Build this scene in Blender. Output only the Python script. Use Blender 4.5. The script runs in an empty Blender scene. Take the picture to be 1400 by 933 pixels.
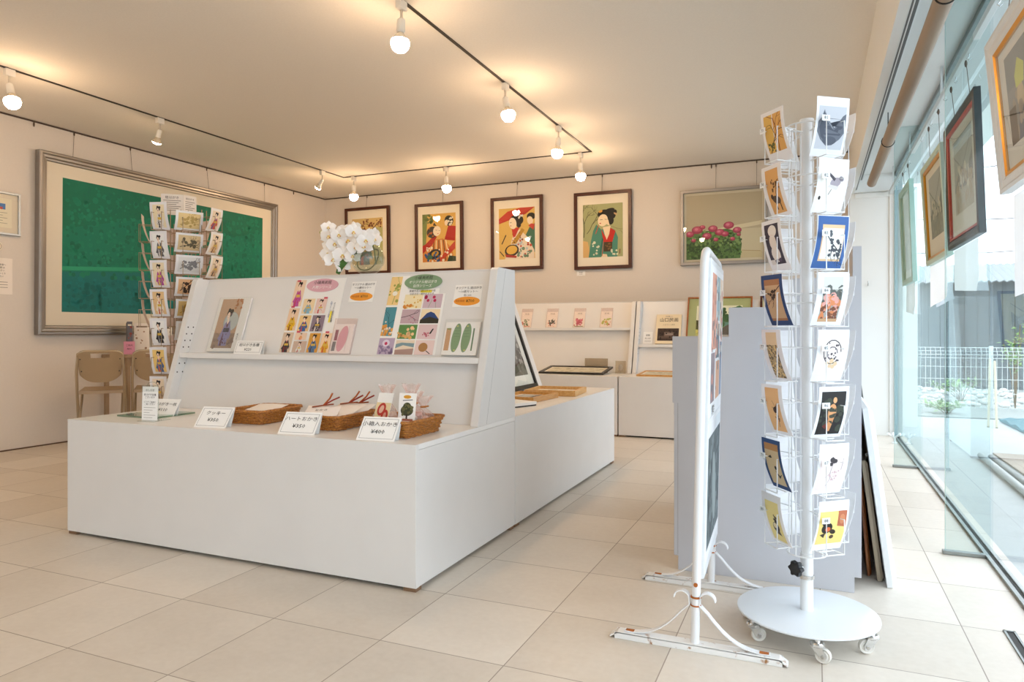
import bpy, bmesh, math, random
from mathutils import Matrix, Vector

S = bpy.context.scene
C = S.collection
PI = math.pi
V = Vector
sin, cos, rad = math.sin, math.cos, math.radians

# ------------------------------------------------------------------ materials
def lin(c):
    c = c / 255.0
    return c / 12.92 if c <= 0.04045 else ((c + 0.055) / 1.055) ** 2.4

def rgb(h):
    h = h.lstrip('#')
    return tuple(lin(int(h[i:i + 2], 16)) for i in (0, 2, 4)) + (1.0,)

_mats = {}

def new_mat(name):
    m = bpy.data.materials.new(name)
    m.use_nodes = True
    return m, m.node_tree.nodes, m.node_tree.links, m.node_tree.nodes['Principled BSDF']

def M(h, rough=0.55, metal=0.0, noise=0.0, scale=20.0, bump=0.0, name=None, stretch=None):
    """plain or softly mottled procedural surface of one colour"""
    key = (h, rough, metal, noise, scale, bump, stretch)
    if key in _mats:
        return _mats[key]
    m, N, L, b = new_mat(name or 'paint_' + h.lstrip('#'))
    b.inputs['Base Color'].default_value = rgb(h)
    b.inputs['Roughness'].default_value = rough
    b.inputs['Metallic'].default_value = metal
    if noise or bump:
        tc = N.new('ShaderNodeTexCoord')
        src = tc.outputs['Object']
        if stretch:
            mp = N.new('ShaderNodeMapping')
            mp.inputs['Scale'].default_value = stretch
            L.new(src, mp.inputs['Vector'])
            src = mp.outputs['Vector']
        nz = N.new('ShaderNodeTexNoise')
        nz.inputs['Scale'].default_value = scale
        nz.inputs['Detail'].default_value = 5
        L.new(src, nz.inputs['Vector'])
        if noise:
            rp = N.new('ShaderNodeValToRGB')
            c = rgb(h)
            rp.color_ramp.elements[0].position = 0.3
            rp.color_ramp.elements[1].position = 0.7
            rp.color_ramp.elements[0].color = tuple(v * (1 - noise) for v in c[:3]) + (1,)
            rp.color_ramp.elements[1].color = tuple(min(1, v * (1 + noise)) for v in c[:3]) + (1,)
            L.new(nz.outputs['Fac'], rp.inputs['Fac'])
            L.new(rp.outputs['Color'], b.inputs['Base Color'])
        if bump:
            bp = N.new('ShaderNodeBump')
            bp.inputs['Strength'].default_value = bump
            bp.inputs['Distance'].default_value = 0.004
            L.new(nz.outputs['Fac'], bp.inputs['Height'])
            L.new(bp.outputs['Normal'], b.inputs['Normal'])
    _mats[key] = m
    return m

def clear_mat(name, tint, refl=1.45, rough=0.0, haze=0.0, haze_col='#ffffff', gain=1.0):
    """thin clear sheet: passes light straight through, mirrors by Fresnel, optional milky share"""
    m = bpy.data.materials.new(name)
    m.use_nodes = True
    N, L = m.node_tree.nodes, m.node_tree.links
    N.clear()
    out = N.new('ShaderNodeOutputMaterial')
    tr = N.new('ShaderNodeBsdfTransparent')
    tr.inputs['Color'].default_value = rgb(tint)
    gl = N.new('ShaderNodeBsdfGlossy')
    gl.inputs['Roughness'].default_value = rough
    gl.inputs['Color'].default_value = (1, 1, 1, 1)
    fr = N.new('ShaderNodeFresnel')
    fr.inputs['IOR'].default_value = refl
    mx = N.new('ShaderNodeMixShader')
    ge = N.new('ShaderNodeNewGeometry')
    inv = N.new('ShaderNodeMath')
    inv.operation = 'MULTIPLY_ADD'
    inv.inputs[1].default_value = -gain
    inv.inputs[2].default_value = gain
    L.new(ge.outputs['Backfacing'], inv.inputs[0])
    mu = N.new('ShaderNodeMath')
    mu.operation = 'MULTIPLY'
    L.new(fr.outputs[0], mu.inputs[0])
    L.new(inv.outputs[0], mu.inputs[1])
    L.new(mu.outputs[0], mx.inputs['Fac'])
    base = tr.outputs[0]
    if haze:
        df = N.new('ShaderNodeBsdfTranslucent')
        df.inputs['Color'].default_value = rgb(haze_col)
        d2 = N.new('ShaderNodeBsdfDiffuse')
        d2.inputs['Color'].default_value = rgb(haze_col)
        ad = N.new('ShaderNodeMixShader')
        L.new(df.outputs[0], ad.inputs[1])
        L.new(d2.outputs[0], ad.inputs[2])
        hz = N.new('ShaderNodeMixShader')
        hz.inputs['Fac'].default_value = haze
        L.new(tr.outputs[0], hz.inputs[1])
        L.new(ad.outputs[0], hz.inputs[2])
        base = hz.outputs[0]
    L.new(base, mx.inputs[1])
    L.new(gl.outputs[0], mx.inputs[2])
    L.new(mx.outputs[0], out.inputs['Surface'])
    return m

def emit_mat(name, col, strength):
    m, N, L, b = new_mat(name)
    b.inputs['Base Color'].default_value = (0.9, 0.88, 0.82, 1)
    b.inputs['Emission Color'].default_value = col
    b.inputs['Emission Strength'].default_value = strength
    return m

def floor_mat():
    m, N, L, b = new_mat('limestone_tiles')
    tc = N.new('ShaderNodeTexCoord')
    sp = N.new('ShaderNodeSeparateXYZ')
    L.new(tc.outputs['Object'], sp.inputs[0])
    def math_(op, a, bv=None, c=None):
        n = N.new('ShaderNodeMath')
        n.operation = op
        if isinstance(a, (int, float)): n.inputs[0].default_value = a
        else: L.new(a, n.inputs[0])
        if bv is not None:
            if isinstance(bv, (int, float)): n.inputs[1].default_value = bv
            else: L.new(bv, n.inputs[1])
        return n.outputs[0]
    T = 0.4
    def axis(o, off):
        s = math_('DIVIDE', math_('SUBTRACT', o, off), T)
        f = math_('FRACT', s)
        d = math_('ABSOLUTE', math_('SUBTRACT', f, 0.5))
        return math_('GREATER_THAN', d, 0.5 - 0.0016 / T), math_('FLOOR', s)
    gx, ix = axis(sp.outputs['X'], -1.18)
    gy, iy = axis(sp.outputs['Y'], 0.152)
    grout = math_('MAXIMUM', gx, gy)
    cmb = N.new('ShaderNodeCombineXYZ')
    L.new(ix, cmb.inputs[0]); L.new(iy, cmb.inputs[1])
    wn = N.new('ShaderNodeTexWhiteNoise')
    wn.noise_dimensions = '3D'
    L.new(cmb.outputs[0], wn.inputs['Vector'])
    n1 = N.new('ShaderNodeTexNoise')
    n1.inputs['Scale'].default_value = 3.5
    n1.inputs['Detail'].default_value = 8
    n1.inputs['Roughness'].default_value = 0.65
    L.new(tc.outputs['Object'], n1.inputs['Vector'])
    n2 = N.new('ShaderNodeTexNoise')
    n2.inputs['Scale'].default_value = 45
    n2.inputs['Detail'].default_value = 4
    L.new(tc.outputs['Object'], n2.inputs['Vector'])
    v = math_('ADD', math_('MULTIPLY', wn.outputs['Value'], 0.30), math_('ADD', math_('MULTIPLY', n1.outputs['Fac'], 0.5), math_('MULTIPLY', n2.outputs['Fac'], 0.25)))
    rp = N.new('ShaderNodeValToRGB')
    rp.color_ramp.elements[0].position = 0.25
    rp.color_ramp.elements[0].color = rgb('#c6bcae')
    rp.color_ramp.elements[1].position = 0.85
    rp.color_ramp.elements[1].color = rgb('#e3dcd1')
    L.new(v, rp.inputs['Fac'])
    mx = N.new('ShaderNodeMix')
    mx.data_type = 'RGBA'
    L.new(grout, mx.inputs['Factor'])
    L.new(rp.outputs['Color'], mx.inputs['A'])
    mx.inputs['B'].default_value = rgb('#9c9186')
    L.new(mx.outputs['Result'], b.inputs['Base Color'])
    rr = math_('ADD', math_('MULTIPLY', n1.outputs['Fac'], 0.25), 0.27)
    L.new(math_('MAXIMUM', rr, math_('MULTIPLY', grout, 0.8)), b.inputs['Roughness'])
    bp = N.new('ShaderNodeBump')
    bp.inputs['Strength'].default_value = 0.5
    bp.inputs['Distance'].default_value = 0.002
    hh = math_('SUBTRACT', math_('MULTIPLY', n2.outputs['Fac'], 0.06), grout)
    L.new(hh, bp.inputs['Height'])
    L.new(bp.outputs['Normal'], b.inputs['Normal'])
    return m

def wood_mat(name, c1, c2, stretch=(2, 30, 30), rough=0.4):
    m, N, L, b = new_mat(name)
    tc = N.new('ShaderNodeTexCoord')
    mp = N.new('ShaderNodeMapping')
    mp.inputs['Scale'].default_value = stretch
    L.new(tc.outputs['Object'], mp.inputs['Vector'])
    nz = N.new('ShaderNodeTexNoise')
    nz.inputs['Scale'].default_value = 3
    nz.inputs['Detail'].default_value = 6
    nz.inputs['Distortion'].default_value = 1.2
    L.new(mp.outputs['Vector'], nz.inputs['Vector'])
    rp = N.new('ShaderNodeValToRGB')
    rp.color_ramp.elements[0].color = rgb(c1)
    rp.color_ramp.elements[1].color = rgb(c2)
    rp.color_ramp.elements[0].position = 0.3
    rp.color_ramp.elements[1].position = 0.7
    L.new(nz.outputs['Fac'], rp.inputs['Fac'])
    L.new(rp.outputs['Color'], b.inputs['Base Color'])
    b.inputs['Roughness'].default_value = rough
    return m

def rust_mat():
    m, N, L, b = new_mat('white_paint_flecked_with_rust')
    tc = N.new('ShaderNodeTexCoord')
    nz = N.new('ShaderNodeTexNoise')
    nz.inputs['Scale'].default_value = 38
    nz.inputs['Detail'].default_value = 6
    L.new(tc.outputs['Object'], nz.inputs['Vector'])
    rp = N.new('ShaderNodeValToRGB')
    e = rp.color_ramp.elements
    e[0].position = 0.60; e[0].color = rgb('#e6e6e4')
    e[1].position = 0.70; e[1].color = rgb('#9a6a3a')
    L.new(nz.outputs['Fac'], rp.inputs['Fac'])
    L.new(rp.outputs['Color'], b.inputs['Base Color'])
    b.inputs['Roughness'].default_value = 0.5
    return m

def corrugated_mat():
    m, N, L, b = new_mat('weathered_board_siding')
    tc = N.new('ShaderNodeTexCoord')
    mp = N.new('ShaderNodeMapping')
    mp.inputs['Scale'].default_value = (9, 1, 0.35)
    L.new(tc.outputs['Object'], mp.inputs['Vector'])
    nz = N.new('ShaderNodeTexNoise')
    nz.inputs['Scale'].default_value = 4
    nz.inputs['Detail'].default_value = 7
    L.new(mp.outputs['Vector'], nz.inputs['Vector'])
    rp = N.new('ShaderNodeValToRGB')
    rp.color_ramp.elements[0].color = rgb('#34434b')
    rp.color_ramp.elements[1].color = rgb('#5f717a')
    L.new(nz.outputs['Fac'], rp.inputs['Fac'])
    L.new(rp.outputs['Color'], b.inputs['Base Color'])
    b.inputs['Roughness'].default_value = 0.8
    return m

WHITE = M('#dedddb', 0.32, noise=0.015, scale=6, name='white_laminate')
WHITE_EDGE = M('#e9e8e6', 0.3)
SEAM = M('#6b6a68', 0.7)
DARK = M('#1c1a18', 0.6)
BLACK = M('#15130f', 0.35)
WALL = M('#d9d1c7', 0.85, noise=0.012, scale=60, bump=0.06, name='warm_white_wallpaper')
CEIL = M('#e8e2d8', 0.9, noise=0.02, scale=90, bump=0.10, name='ceiling_render')
TRIMW = M('#e4e4e0', 0.5, noise=0.01, scale=5, name='white_trim_paint')
FLOOR = floor_mat()
CHROME = M('#d7d8d8', 0.18, 1.0)
STEEL = M('#b9b6b0', 0.32, 1.0)
SILVER = M('#97938f', 0.36, 0.85, noise=0.05, scale=8, name='brushed_silver_moulding')
PAPER = M('#f0eeea', 0.75)
INK = M('#26221f', 0.8)
GREYINK = M('#77726c', 0.8)
RACKW = M('#e9ebec', 0.35)
DARKWOOD = wood_mat('dark_stained_wood', '#35160a', '#55260f')
OAK = wood_mat('honey_oak', '#b9803a', '#d6a25a', (30, 3, 30))
OAK2 = wood_mat('pale_oak', '#c99350', '#e2b877', (30, 3, 30))
REDWOOD = wood_mat('red_brown_wood', '#8a4a1e', '#a8652d', (20, 20, 4))
WICKER = wood_mat('wicker_cane', '#74390e', '#cf8c3c', (40, 40, 60), 0.5)
GLASS = clear_mat('window_glass', '#f6f9fa', 1.45, gain=1.0)
FINGL = clear_mat('fin_glass', '#edf5f5', 1.45, gain=1.0)
GLASS_EDGE = M('#bfe0dd', 0.2)
PICGLASS = clear_mat('picture_glass', '#fbfdfc', 1.45)
ACRYL = clear_mat('clear_acrylic', '#f4f7f6', 1.45, 0.03, haze=0.06)
CLEAR = clear_mat('clear_sleeve', '#fcfdfd', 1.42, 0.02, haze=0.02)
CELLO = clear_mat('cellophane', '#fdf6f4', 1.5, 0.12, haze=0.16)
VASEGL = clear_mat('vase_glass', '#f1f4f1', 1.55, 0.01, haze=0.03)
TISSUE = clear_mat('thin_white_paper', '#ffffff', 1.2, 0.4, haze=0.86, haze_col='#f3f4f4')
RUSTY = rust_mat()
RUST = M('#a35a1c', 0.8, noise=0.35, scale=60, name='rust')
BULB = emit_mat('warm_lamp_glow', (1.0, 0.67, 0.40, 1), 118.0)

# ------------------------------------------------------------------ mesh builder
def basis(o, u, v, n):
    return Matrix((
        (u[0], v[0], n[0], o[0]),
        (u[1], v[1], n[1], o[1]),
        (u[2], v[2], n[2], o[2]),
        (0, 0, 0, 1)))

_font_cache = {}

def text_mesh(body, align='CENTER', res=1, vertical=False):
    key = (body, align, res, vertical)
    if key in _font_cache:
        return _font_cache[key]
    cu = bpy.data.curves.new('lettering', 'FONT')
    cu.body = '\n'.join(body) if vertical else body
    cu.size = 1.0
    cu.align_x = align
    cu.align_y = 'CENTER'
    cu.resolution_u = res
    if vertical:
        cu.space_line = 0.75
    o = bpy.data.objects.new('lettering', cu)
    C.objects.link(o)
    dg = bpy.context.evaluated_depsgraph_get()
    me = bpy.data.meshes.new_from_object(o.evaluated_get(dg))
    vs = [v.co.copy() for v in me.vertices]
    fs = [list(p.vertices) for p in me.polygons]
    bpy.data.objects.remove(o)
    bpy.data.curves.remove(cu)
    bpy.data.meshes.remove(me)
    _font_cache[key] = (vs, fs)
    return vs, fs

class MB:
    def __init__(self):
        self.bm = bmesh.new()
        self.mats = []

    def mi(self, m):
        if m not in self.mats:
            self.mats.append(m)
        return self.mats.index(m)

    def add(self, verts, faces, mat, X=None, f=None):
        i = self.mi(mat)
        vs = []
        for v in verts:
            v = V(v)
            if f: v = V(f(v[0], v[1], v[2]))
            if X is not None: v = X @ v
            vs.append(self.bm.verts.new(v))
        for q in faces:
            try:
                fc = self.bm.faces.new([vs[k] for k in q])
                fc.material_index = i
            except ValueError:
                pass
        return vs

    def box(self, lo, hi, mat, bev=0.0, X=None):
        x0, y0, z0 = lo; x1, y1, z1 = hi
        P = [(x0, y0, z0), (x1, y0, z0), (x1, y1, z0), (x0, y1, z0), (x0, y0, z1), (x1, y0, z1), (x1, y1, z1), (x0, y1, z1)]
        Fc = [(0, 3, 2, 1), (4, 5, 6, 7), (0, 1, 5, 4), (1, 2, 6, 5), (2, 3, 7, 6), (3, 0, 4, 7)]
        if bev <= 0:
            self.add(P, Fc, mat, X); return
        t = bmesh.new()
        vs = [t.verts.new(p) for p in P]
        for q in Fc: t.faces.new([vs[k] for k in q])
        bmesh.ops.bevel(t, geom=list(t.edges), offset=bev, segments=2, affect='EDGES', profile=0.5)
        self.absorb(t, mat, X)

    def absorb(self, t, mat, X=None):
        t.verts.index_update()
        self.add([v.co.copy() for v in t.verts], [[v.index for v in fc.verts] for fc in t.faces], mat, X)
        t.free()

    def prism(self, poly, d, mat, X=None, bev=0.0):
        """polygon in the XY plane extruded from z=0 to z=d"""
        t = bmesh.new()
        a = [t.verts.new((p[0], p[1], 0)) for p in poly]
        b = [t.verts.new((p[0], p[1], d)) for p in poly]
        n = len(poly)
        t.faces.new(a[::-1]); t.faces.new(b)
        for k in range(n):
            t.faces.new((a[k], a[(k + 1) % n], b[(k + 1) % n], b[k]))
        bmesh.ops.recalc_face_normals(t, faces=t.faces)
        if bev:
            bmesh.ops.bevel(t, geom=list(t.edges), offset=bev, segments=2, affect='EDGES')
        self.absorb(t, mat, X)

    def tube(self, pts, r, mat, seg=8, closed=False, X=None, flat=None):
        pts = [V(p) for p in pts]
        n = len(pts)
        rs = r if isinstance(r, (list, tuple)) else [r] * n
        tang = []
        for k in range(n):
            if closed: d = pts[(k + 1) % n] - pts[k - 1]
            elif k == 0: d = pts[1] - pts[0]
            elif k == n - 1: d = pts[-1] - pts[-2]
            else: d = (pts[k + 1] - pts[k]).normalized() + (pts[k] - pts[k - 1]).normalized()
            if d.length < 1e-9: d = V((0, 0, 1))
            tang.append(d.normalized())
        ref = V((0, 0, 1)) if abs(tang[0].z) < 0.9 else V((1, 0, 0))
        nrm = (ref - tang[0] * ref.dot(tang[0])).normalized()
        verts, faces = [], []
        for k in range(n):
            nrm = (nrm - tang[k] * nrm.dot(tang[k]))
            nrm = nrm.normalized() if nrm.length > 1e-6 else tang[k].orthogonal().normalized()
            bi = tang[k].cross(nrm)
            for j in range(seg):
                a = 2 * PI * j / seg
                if flat:
                    verts.append(pts[k] + nrm * (cos(a) * flat[0]) + bi * (sin(a) * flat[1]))
                else:
                    verts.append(pts[k] + (nrm * cos(a) + bi * sin(a)) * rs[k])
        m = n if closed else n - 1
        for k in range(m):
            for j in range(seg):
                a = k * seg + j; b = k * seg + (j + 1) % seg
                c = ((k + 1) % n) * seg + (j + 1) % seg; d = ((k + 1) % n) * seg + j
                faces.append((a, b, c, d))
        if not closed:
            faces.append(tuple(range(seg))[::-1])
            faces.append(tuple((n - 1) * seg + j for j in range(seg)))
        self.add(verts, faces, mat, X)

    def strip(self, pts, w, th, wdir, mat, X=None):
        """flat band following pts; w across wdir, th thick"""
        pts = [V(p) for p in pts]; wd = V(wdir).normalized()
        verts, faces = [], []
        n = len(pts)
        for k in range(n):
            d = (pts[min(k + 1, n - 1)] - pts[max(k - 1, 0)]).normalized()
            nn = d.cross(wd).normalized()
            for s, t in ((-1, -1), (1, -1), (1, 1), (-1, 1)):
                verts.append(pts[k] + wd * (s * w / 2) + nn * (t * th / 2))
        for k in range(n - 1):
            for j in range(4):
                faces.append((k * 4 + j, k * 4 + (j + 1) % 4, (k + 1) * 4 + (j + 1) % 4, (k + 1) * 4 + j))
        faces.append((3, 2, 1, 0)); faces.append(tuple((n - 1) * 4 + j for j in range(4)))
        self.add(verts, faces, mat, X)

    def lathe(self, prof, mat, X=None, seg=24, cap=True):
        verts, faces = [], []
        n = len(prof)
        for (r, z) in prof:
            for j in range(seg):
                a = 2 * PI * j / seg
                verts.append((r * cos(a), r * sin(a), z))
        for k in range(n - 1):
            for j in range(seg):
                faces.append((k * seg + j, k * seg + (j + 1) % seg, (k + 1) * seg + (j + 1) % seg, (k + 1) * seg + j))
        if cap:
            if prof[0][0] > 1e-6: faces.append(tuple(range(seg))[::-1])
            if prof[-1][0] > 1e-6: faces.append(tuple((n - 1) * seg + j for j in range(seg)))
        self.add(verts, faces, mat, X)

    def ball(self, c, r, mat, seg=12, rings=8, X=None, jit=0, rnd=None):
        if not isinstance(r, (tuple, list)): r = (r, r, r)
        verts = [(c[0], c[1], c[2] - r[2])]
        for k in range(1, rings):
            t = -PI / 2 + PI * k / rings
            for j in range(seg):
                a = 2 * PI * j / seg
                s = 1 + (rnd.uniform(-jit, jit) if jit else 0)
                verts.append((c[0] + r[0] * cos(t) * cos(a) * s, c[1] + r[1] * cos(t) * sin(a) * s, c[2] + r[2] * sin(t) * s))
        verts.append((c[0], c[1], c[2] + r[2]))
        faces = []
        for j in range(seg):
            faces.append((0, 1 + (j + 1) % seg, 1 + j))
            top = 1 + (rings - 2) * seg
            faces.append((len(verts) - 1, top + j, top + (j + 1) % seg))
        for k in range(rings - 2):
            for j in range(seg):
                a = 1 + k * seg
                faces.append((a + j, a + (j + 1) % seg, a + seg + (j + 1) % seg, a + seg + j))
        self.add(verts, faces, mat, X)

    def frame(self, w, h, prof, mat, X=None):
        """mitred moulding: prof = [(inset, height)...] going round the section"""
        verts, faces = [], []
        n = len(prof)
        for (d, z) in prof:
            verts += [(d, d, z), (w - d, d, z), (w - d, h - d, z), (d, h - d, z)]
        for k in range(n):
            k2 = (k + 1) % n
            for j in range(4):
                j2 = (j + 1) % 4
                faces.append((k * 4 + j, k * 4 + j2, k2 * 4 + j2, k2 * 4 + j))
        self.add(verts, faces, mat, X)

    def art(self, items, X=None, f=None, n0=0.0, band=None, step=3e-5):
        """items: list of (list of polygons, material); each lies a hair above the last"""
        for k, (polys, mat) in enumerate(items):
            z = n0 + step * (k + 1)
            for poly in polys:
                pieces = [poly]
                if band:
                    pieces = []
                    lo = min(p[1] for p in poly); hi = max(p[1] for p in poly)
                    k0 = int(math.floor(lo / band)); k1 = int(math.ceil(hi / band))
                    for q in range(k0, max(k1, k0 + 1)):
                        c = clip(poly, q * band, (q + 1) * band)
                        if len(c) >= 3: pieces.append(c)
                for pc in pieces:
                    self.add([(p[0], p[1], z) for p in pc], [tuple(range(len(pc)))], mat, X, f)

    def text(self, body, x, y, size, mat, X=None, n=0.001, align='CENTER', f=None, vertical=False, sx=1.0):
        vs, fs = text_mesh(body, align, 1, vertical)
        self.add([(x + v.x * size * sx, y + v.y * size, n) for v in vs], fs, mat, X, f)

    def build(self, name, parent=None, smooth=None, shift=None, recalc=True):
        if shift is not None:
            bmesh.ops.transform(self.bm, matrix=Matrix.Translation(shift), verts=self.bm.verts)
        if parent is not None and parent.name in _mat_of:
            bmesh.ops.transform(self.bm, matrix=_mat_of[parent.name].inverted(), verts=self.bm.verts)
        if recalc:
            bmesh.ops.recalc_face_normals(self.bm, faces=self.bm.faces)
        me = bpy.data.meshes.new(name)
        self.bm.to_mesh(me)
        self.bm.free()
        for m in self.mats: me.materials.append(m)
        if smooth:
            for p in me.polygons: p.use_smooth = True
            me.set_sharp_from_angle(angle=rad(smooth))
        o = bpy.data.objects.new(name, me)
        C.objects.link(o)
        if parent is not None:
            o.parent = parent
            if parent.name in _mat_of: _mat_of[o.name] = _mat_of[parent.name]
        return o

_mat_of = {}

def clip(poly, y0, y1):
    def half(ps, s, lim):
        out = []
        for k in range(len(ps)):
            a, b = ps[k], ps[(k + 1) % len(ps)]
            ia = s * (a[1] - lim) >= -1e-12; ib = s * (b[1] - lim) >= -1e-12
            if ia: out.append(a)
            if ia != ib:
                t = (lim - a[1]) / (b[1] - a[1])
                out.append((a[0] + (b[0] - a[0]) * t, lim))
        return out
    p = half(poly, 1, y0)
    return half(p, -1, y1) if len(p) >= 3 else []

def tag(o, label, cat, group=None, kind=None):
    o['label'] = label
    o['category'] = cat
    if group: o['group'] = group
    if kind: o['kind'] = kind
    return o

def thing(name, label, cat, loc=(0, 0, 0), rz=0.0, group=None):
    o = bpy.data.objects.new(name, None)
    C.objects.link(o)
    o.empty_display_size = 0.05
    o.location = loc
    o.rotation_euler = (0, 0, rz)
    _mat_of[o.name] = Matrix.Translation(V(loc)) @ Matrix.Rotation(rz, 4, 'Z')
    return tag(o, label, cat, group)

def solo(mb, name, label, cat, base, group=None, smooth=None, kind=None):
    """a thing that is one mesh; base = its origin"""
    b = V(base)
    o = mb.build(name, None, smooth, shift=-b)
    o.location = b
    return tag(o, label, cat, group, kind)

def struct(mb, name, parent=None, smooth=None):
    o = mb.build(name, parent, smooth)
    if parent is None: o['kind'] = 'structure'
    return o

# ------------------------------------------------------------------ drawing helpers (flat shapes of printed pictures)
def R_(x0, y0, x1, y1, c): return ([[(x0, y0), (x1, y0), (x1, y1), (x0, y1)]], M(c, 0.7))
def ell(cx, cy, rx, ry, rot=0, n=16):
    r = rad(rot)
    return [(cx + rx * cos(2 * PI * k / n) * cos(r) - ry * sin(2 * PI * k / n) * sin(r),
             cy + rx * cos(2 * PI * k / n) * sin(r) + ry * sin(2 * PI * k / n) * cos(r)) for k in range(n)]
def E_(cx, cy, rx, ry, c, rot=0, n=16): return ([ell(cx, cy, rx, ry, rot, n)], M(c, 0.7))
def P_(pts, c): return ([list(pts)], M(c, 0.7))
def L_(pts, w, c):
    out = []
    for (a, b) in zip(pts, pts[1:]):
        d = V((b[0] - a[0], b[1] - a[1]))
        if d.length < 1e-6: continue
        nn = V((-d.y, d.x)).normalized() * (w / 2)
        out.append([(a[0] - nn.x, a[1] - nn.y), (b[0] - nn.x, b[1] - nn.y), (b[0] + nn.x, b[1] + nn.y), (a[0] + nn.x, a[1] + nn.y)])
    return (out, M(c, 0.7))
def D_(seed, n, x0, y0, x1, y1, r0, r1, c, sq=1.0):
    rn = random.Random(seed)
    out = []
    for _ in range(n):
        r = rn.uniform(r0, r1)
        out.append(ell(rn.uniform(x0, x1), rn.uniform(y0, y1), r, r * sq, rn.uniform(0, 180), 7))
    return (out, M(c, 0.7))
def branch(seed, x, y, ang, ln, w, c, depth=3):
    rn = random.Random(seed)
    segs = []
    def go(px, py, a, l, ww, d):
        pts = [(px, py)]
        for _ in range(4):
            a += rn.uniform(-16, 16)
            px += cos(rad(a)) * l / 4; py += sin(rad(a)) * l / 4
            pts.append((px, py))
        segs.extend(L_(pts, ww, c)[0])
        if d > 0:
            for k in (2, 3, 4):
                go(pts[k][0], pts[k][1], a + rn.choice((-1, 1)) * rn.uniform(25, 55), l * 0.5, ww * 0.6, d - 1)
    go(x, y, ang, ln, w, depth)
    return (segs, M(c, 0.7))
def fit(items, x, y, sx, sy=None):
    sy = sy or sx
    return [([[(x + p[0] * sx, y + p[1] * sy) for p in poly] for poly in polys], m) for polys, m in items]
def trim(items, x0, y0, x1, y1):
    """keep only what lies inside the picture's rectangle"""
    out = []
    for polys, m in items:
        keep = []
        for p in polys:
            c = clip(p, y0, y1)
            if len(c) >= 3:
                c = [(q[1], q[0]) for q in clip([(q[1], q[0]) for q in c], x0, x1)]
            if len(c) >= 3: keep.append(c)
        if keep: out.append((keep, m))
    return out
def lady(k1='#7fa2b8', k2='#c9443a', obi='#d9b24a', hair='#1d1815', skin='#f0d6bf', seed=1):
    """a kimono figure in a unit box, seen from the waist or standing"""
    return [
        P_([(.30, 0), (.74, 0), (.70, .25), (.72, .45), (.66, .62), (.52, .68), (.38, .60), (.30, .42), (.24, .2)], k1),
        P_([(.24, .30), (.40, .56), (.36, .30), (.30, .14), (.16, .18)], k1),
        P_([(.66, .60), (.84, .30), (.78, .16), (.66, .26)], k1),
        P_([(.36, .36), (.70, .36), (.69, .47), (.37, .47)], obi),
        P_([(.44, .64), (.50, .48), (.56, .48), (.60, .65), (.52, .60)], k2),
        P_([(.34, 0), (.46, 0), (.44, .30), (.40, .34)], k2),
        D_(seed, 12, .30, .03, .70, .34, .012, .03, k2),
        P_([(.46, .62), (.52, .56), (.57, .63), (.56, .72), (.47, .72)], skin),
        E_(.50, .86, .155, .11, hair), E_(.61, .92, .08, .055, hair), E_(.44, .95, .07, .045, hair),
        E_(.47, .79, .082, .105, skin, 10),
        E_(.455, .745, .014, .008, '#b8322c'),
        L_([(.42, .80), (.45, .80)], .008, hair), L_([(.49, .80), (.52, .80)], .008, hair),
        E_(.62, .84, .035, .02, k2),
    ]

# ------------------------------------------------------------------ camera
cam = bpy.data.cameras.new('camera')
cam.sensor_width = 36.0
cam.lens = 958.5 / 1400 * 36.0
cam.shift_y = -14.5 / 1400
cam.clip_start = 0.05
cam.clip_end = 200
co = bpy.data.objects.new('camera', cam)
co.location = (0, 0, 0.918)
co.rotation_euler = (PI / 2, 0, 0.4067)
C.objects.link(co)
S.camera = co

# ------------------------------------------------------------------ room shell
XW, YB, ZC = -5.635, 7.15, 2.568        # left wall, back wall, ceiling
XB, XG, YE, ZB = 0.29, 0.657, 6.9, 2.28  # ceiling edge, glass line, end wall, bay ceiling
YF = -3.2

mb = MB(); mb.box((XW - .15, YF - .15, -.12), (XG + .06, YB + .15, 0), FLOOR); struct(mb, 'floor')
mb = MB(); mb.box((XW - .15, YF - .15, ZC), (XB + .02, YB + .15, ZC + .12), CEIL); struct(mb, 'ceiling')
mb = MB(); mb.box((XW - .15, YF, 0), (XW, YB, ZC), WALL); struct(mb, 'wall_left')
mb = MB(); mb.box((XW - .15, YB, 0), (XB + .02, YB + .15, ZC), WALL); struct(mb, 'wall_back')
# wall behind the photographer, with a window added to light the counter front
mb = MB()
mb.box((XW, YF - .15, 0), (-4.2, YF, ZC), WALL)
mb.box((-4.2, YF - .15, 2.2), (-3.0, YF, ZC), WALL)
mb.box((-3.0, YF - .15, 0), (XG, YF, ZC), WALL)
struct(mb, 'wall_front')
mb = MB()
mb.box((-4.2, YF - .09, 0.0), (-3.0, YF - .08, 2.2), GLASS)  # added pane, lets sky light onto the counter front
struct(mb, 'window_5')
# beam between ceiling and window bay
mb = MB()
mb.box((XB, YF - .15, 2.13), (.327, YB, ZC + .12), TRIMW)
struct(mb, 'trim_1')
mb = MB(); mb.box((.327, YF - .15, ZB), (1.15, YB + .3, ZB + .14), TRIMW); struct(mb, 'ceiling_bay')
# end wall of the bay with its box and door edge trim
mb = MB()
mb.box((XB, YE, 0), (XG + .02, YB + .15, 2.13), TRIMW)
mb.box((.327, YE - .05, 2.13), (XG - .01, YB + .15, ZB), TRIMW, .003)
struct(mb, 'wall_right')
mb = MB()
mb.box((.602, YE - .014, 0), (.640, YE + .01, 2.125), TRIMW, .003)
mb.box((.330, YE - .010, 2.085), (.602, YE + .01, 2.125), TRIMW, .003)
struct(mb, 'trim_2')
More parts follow.
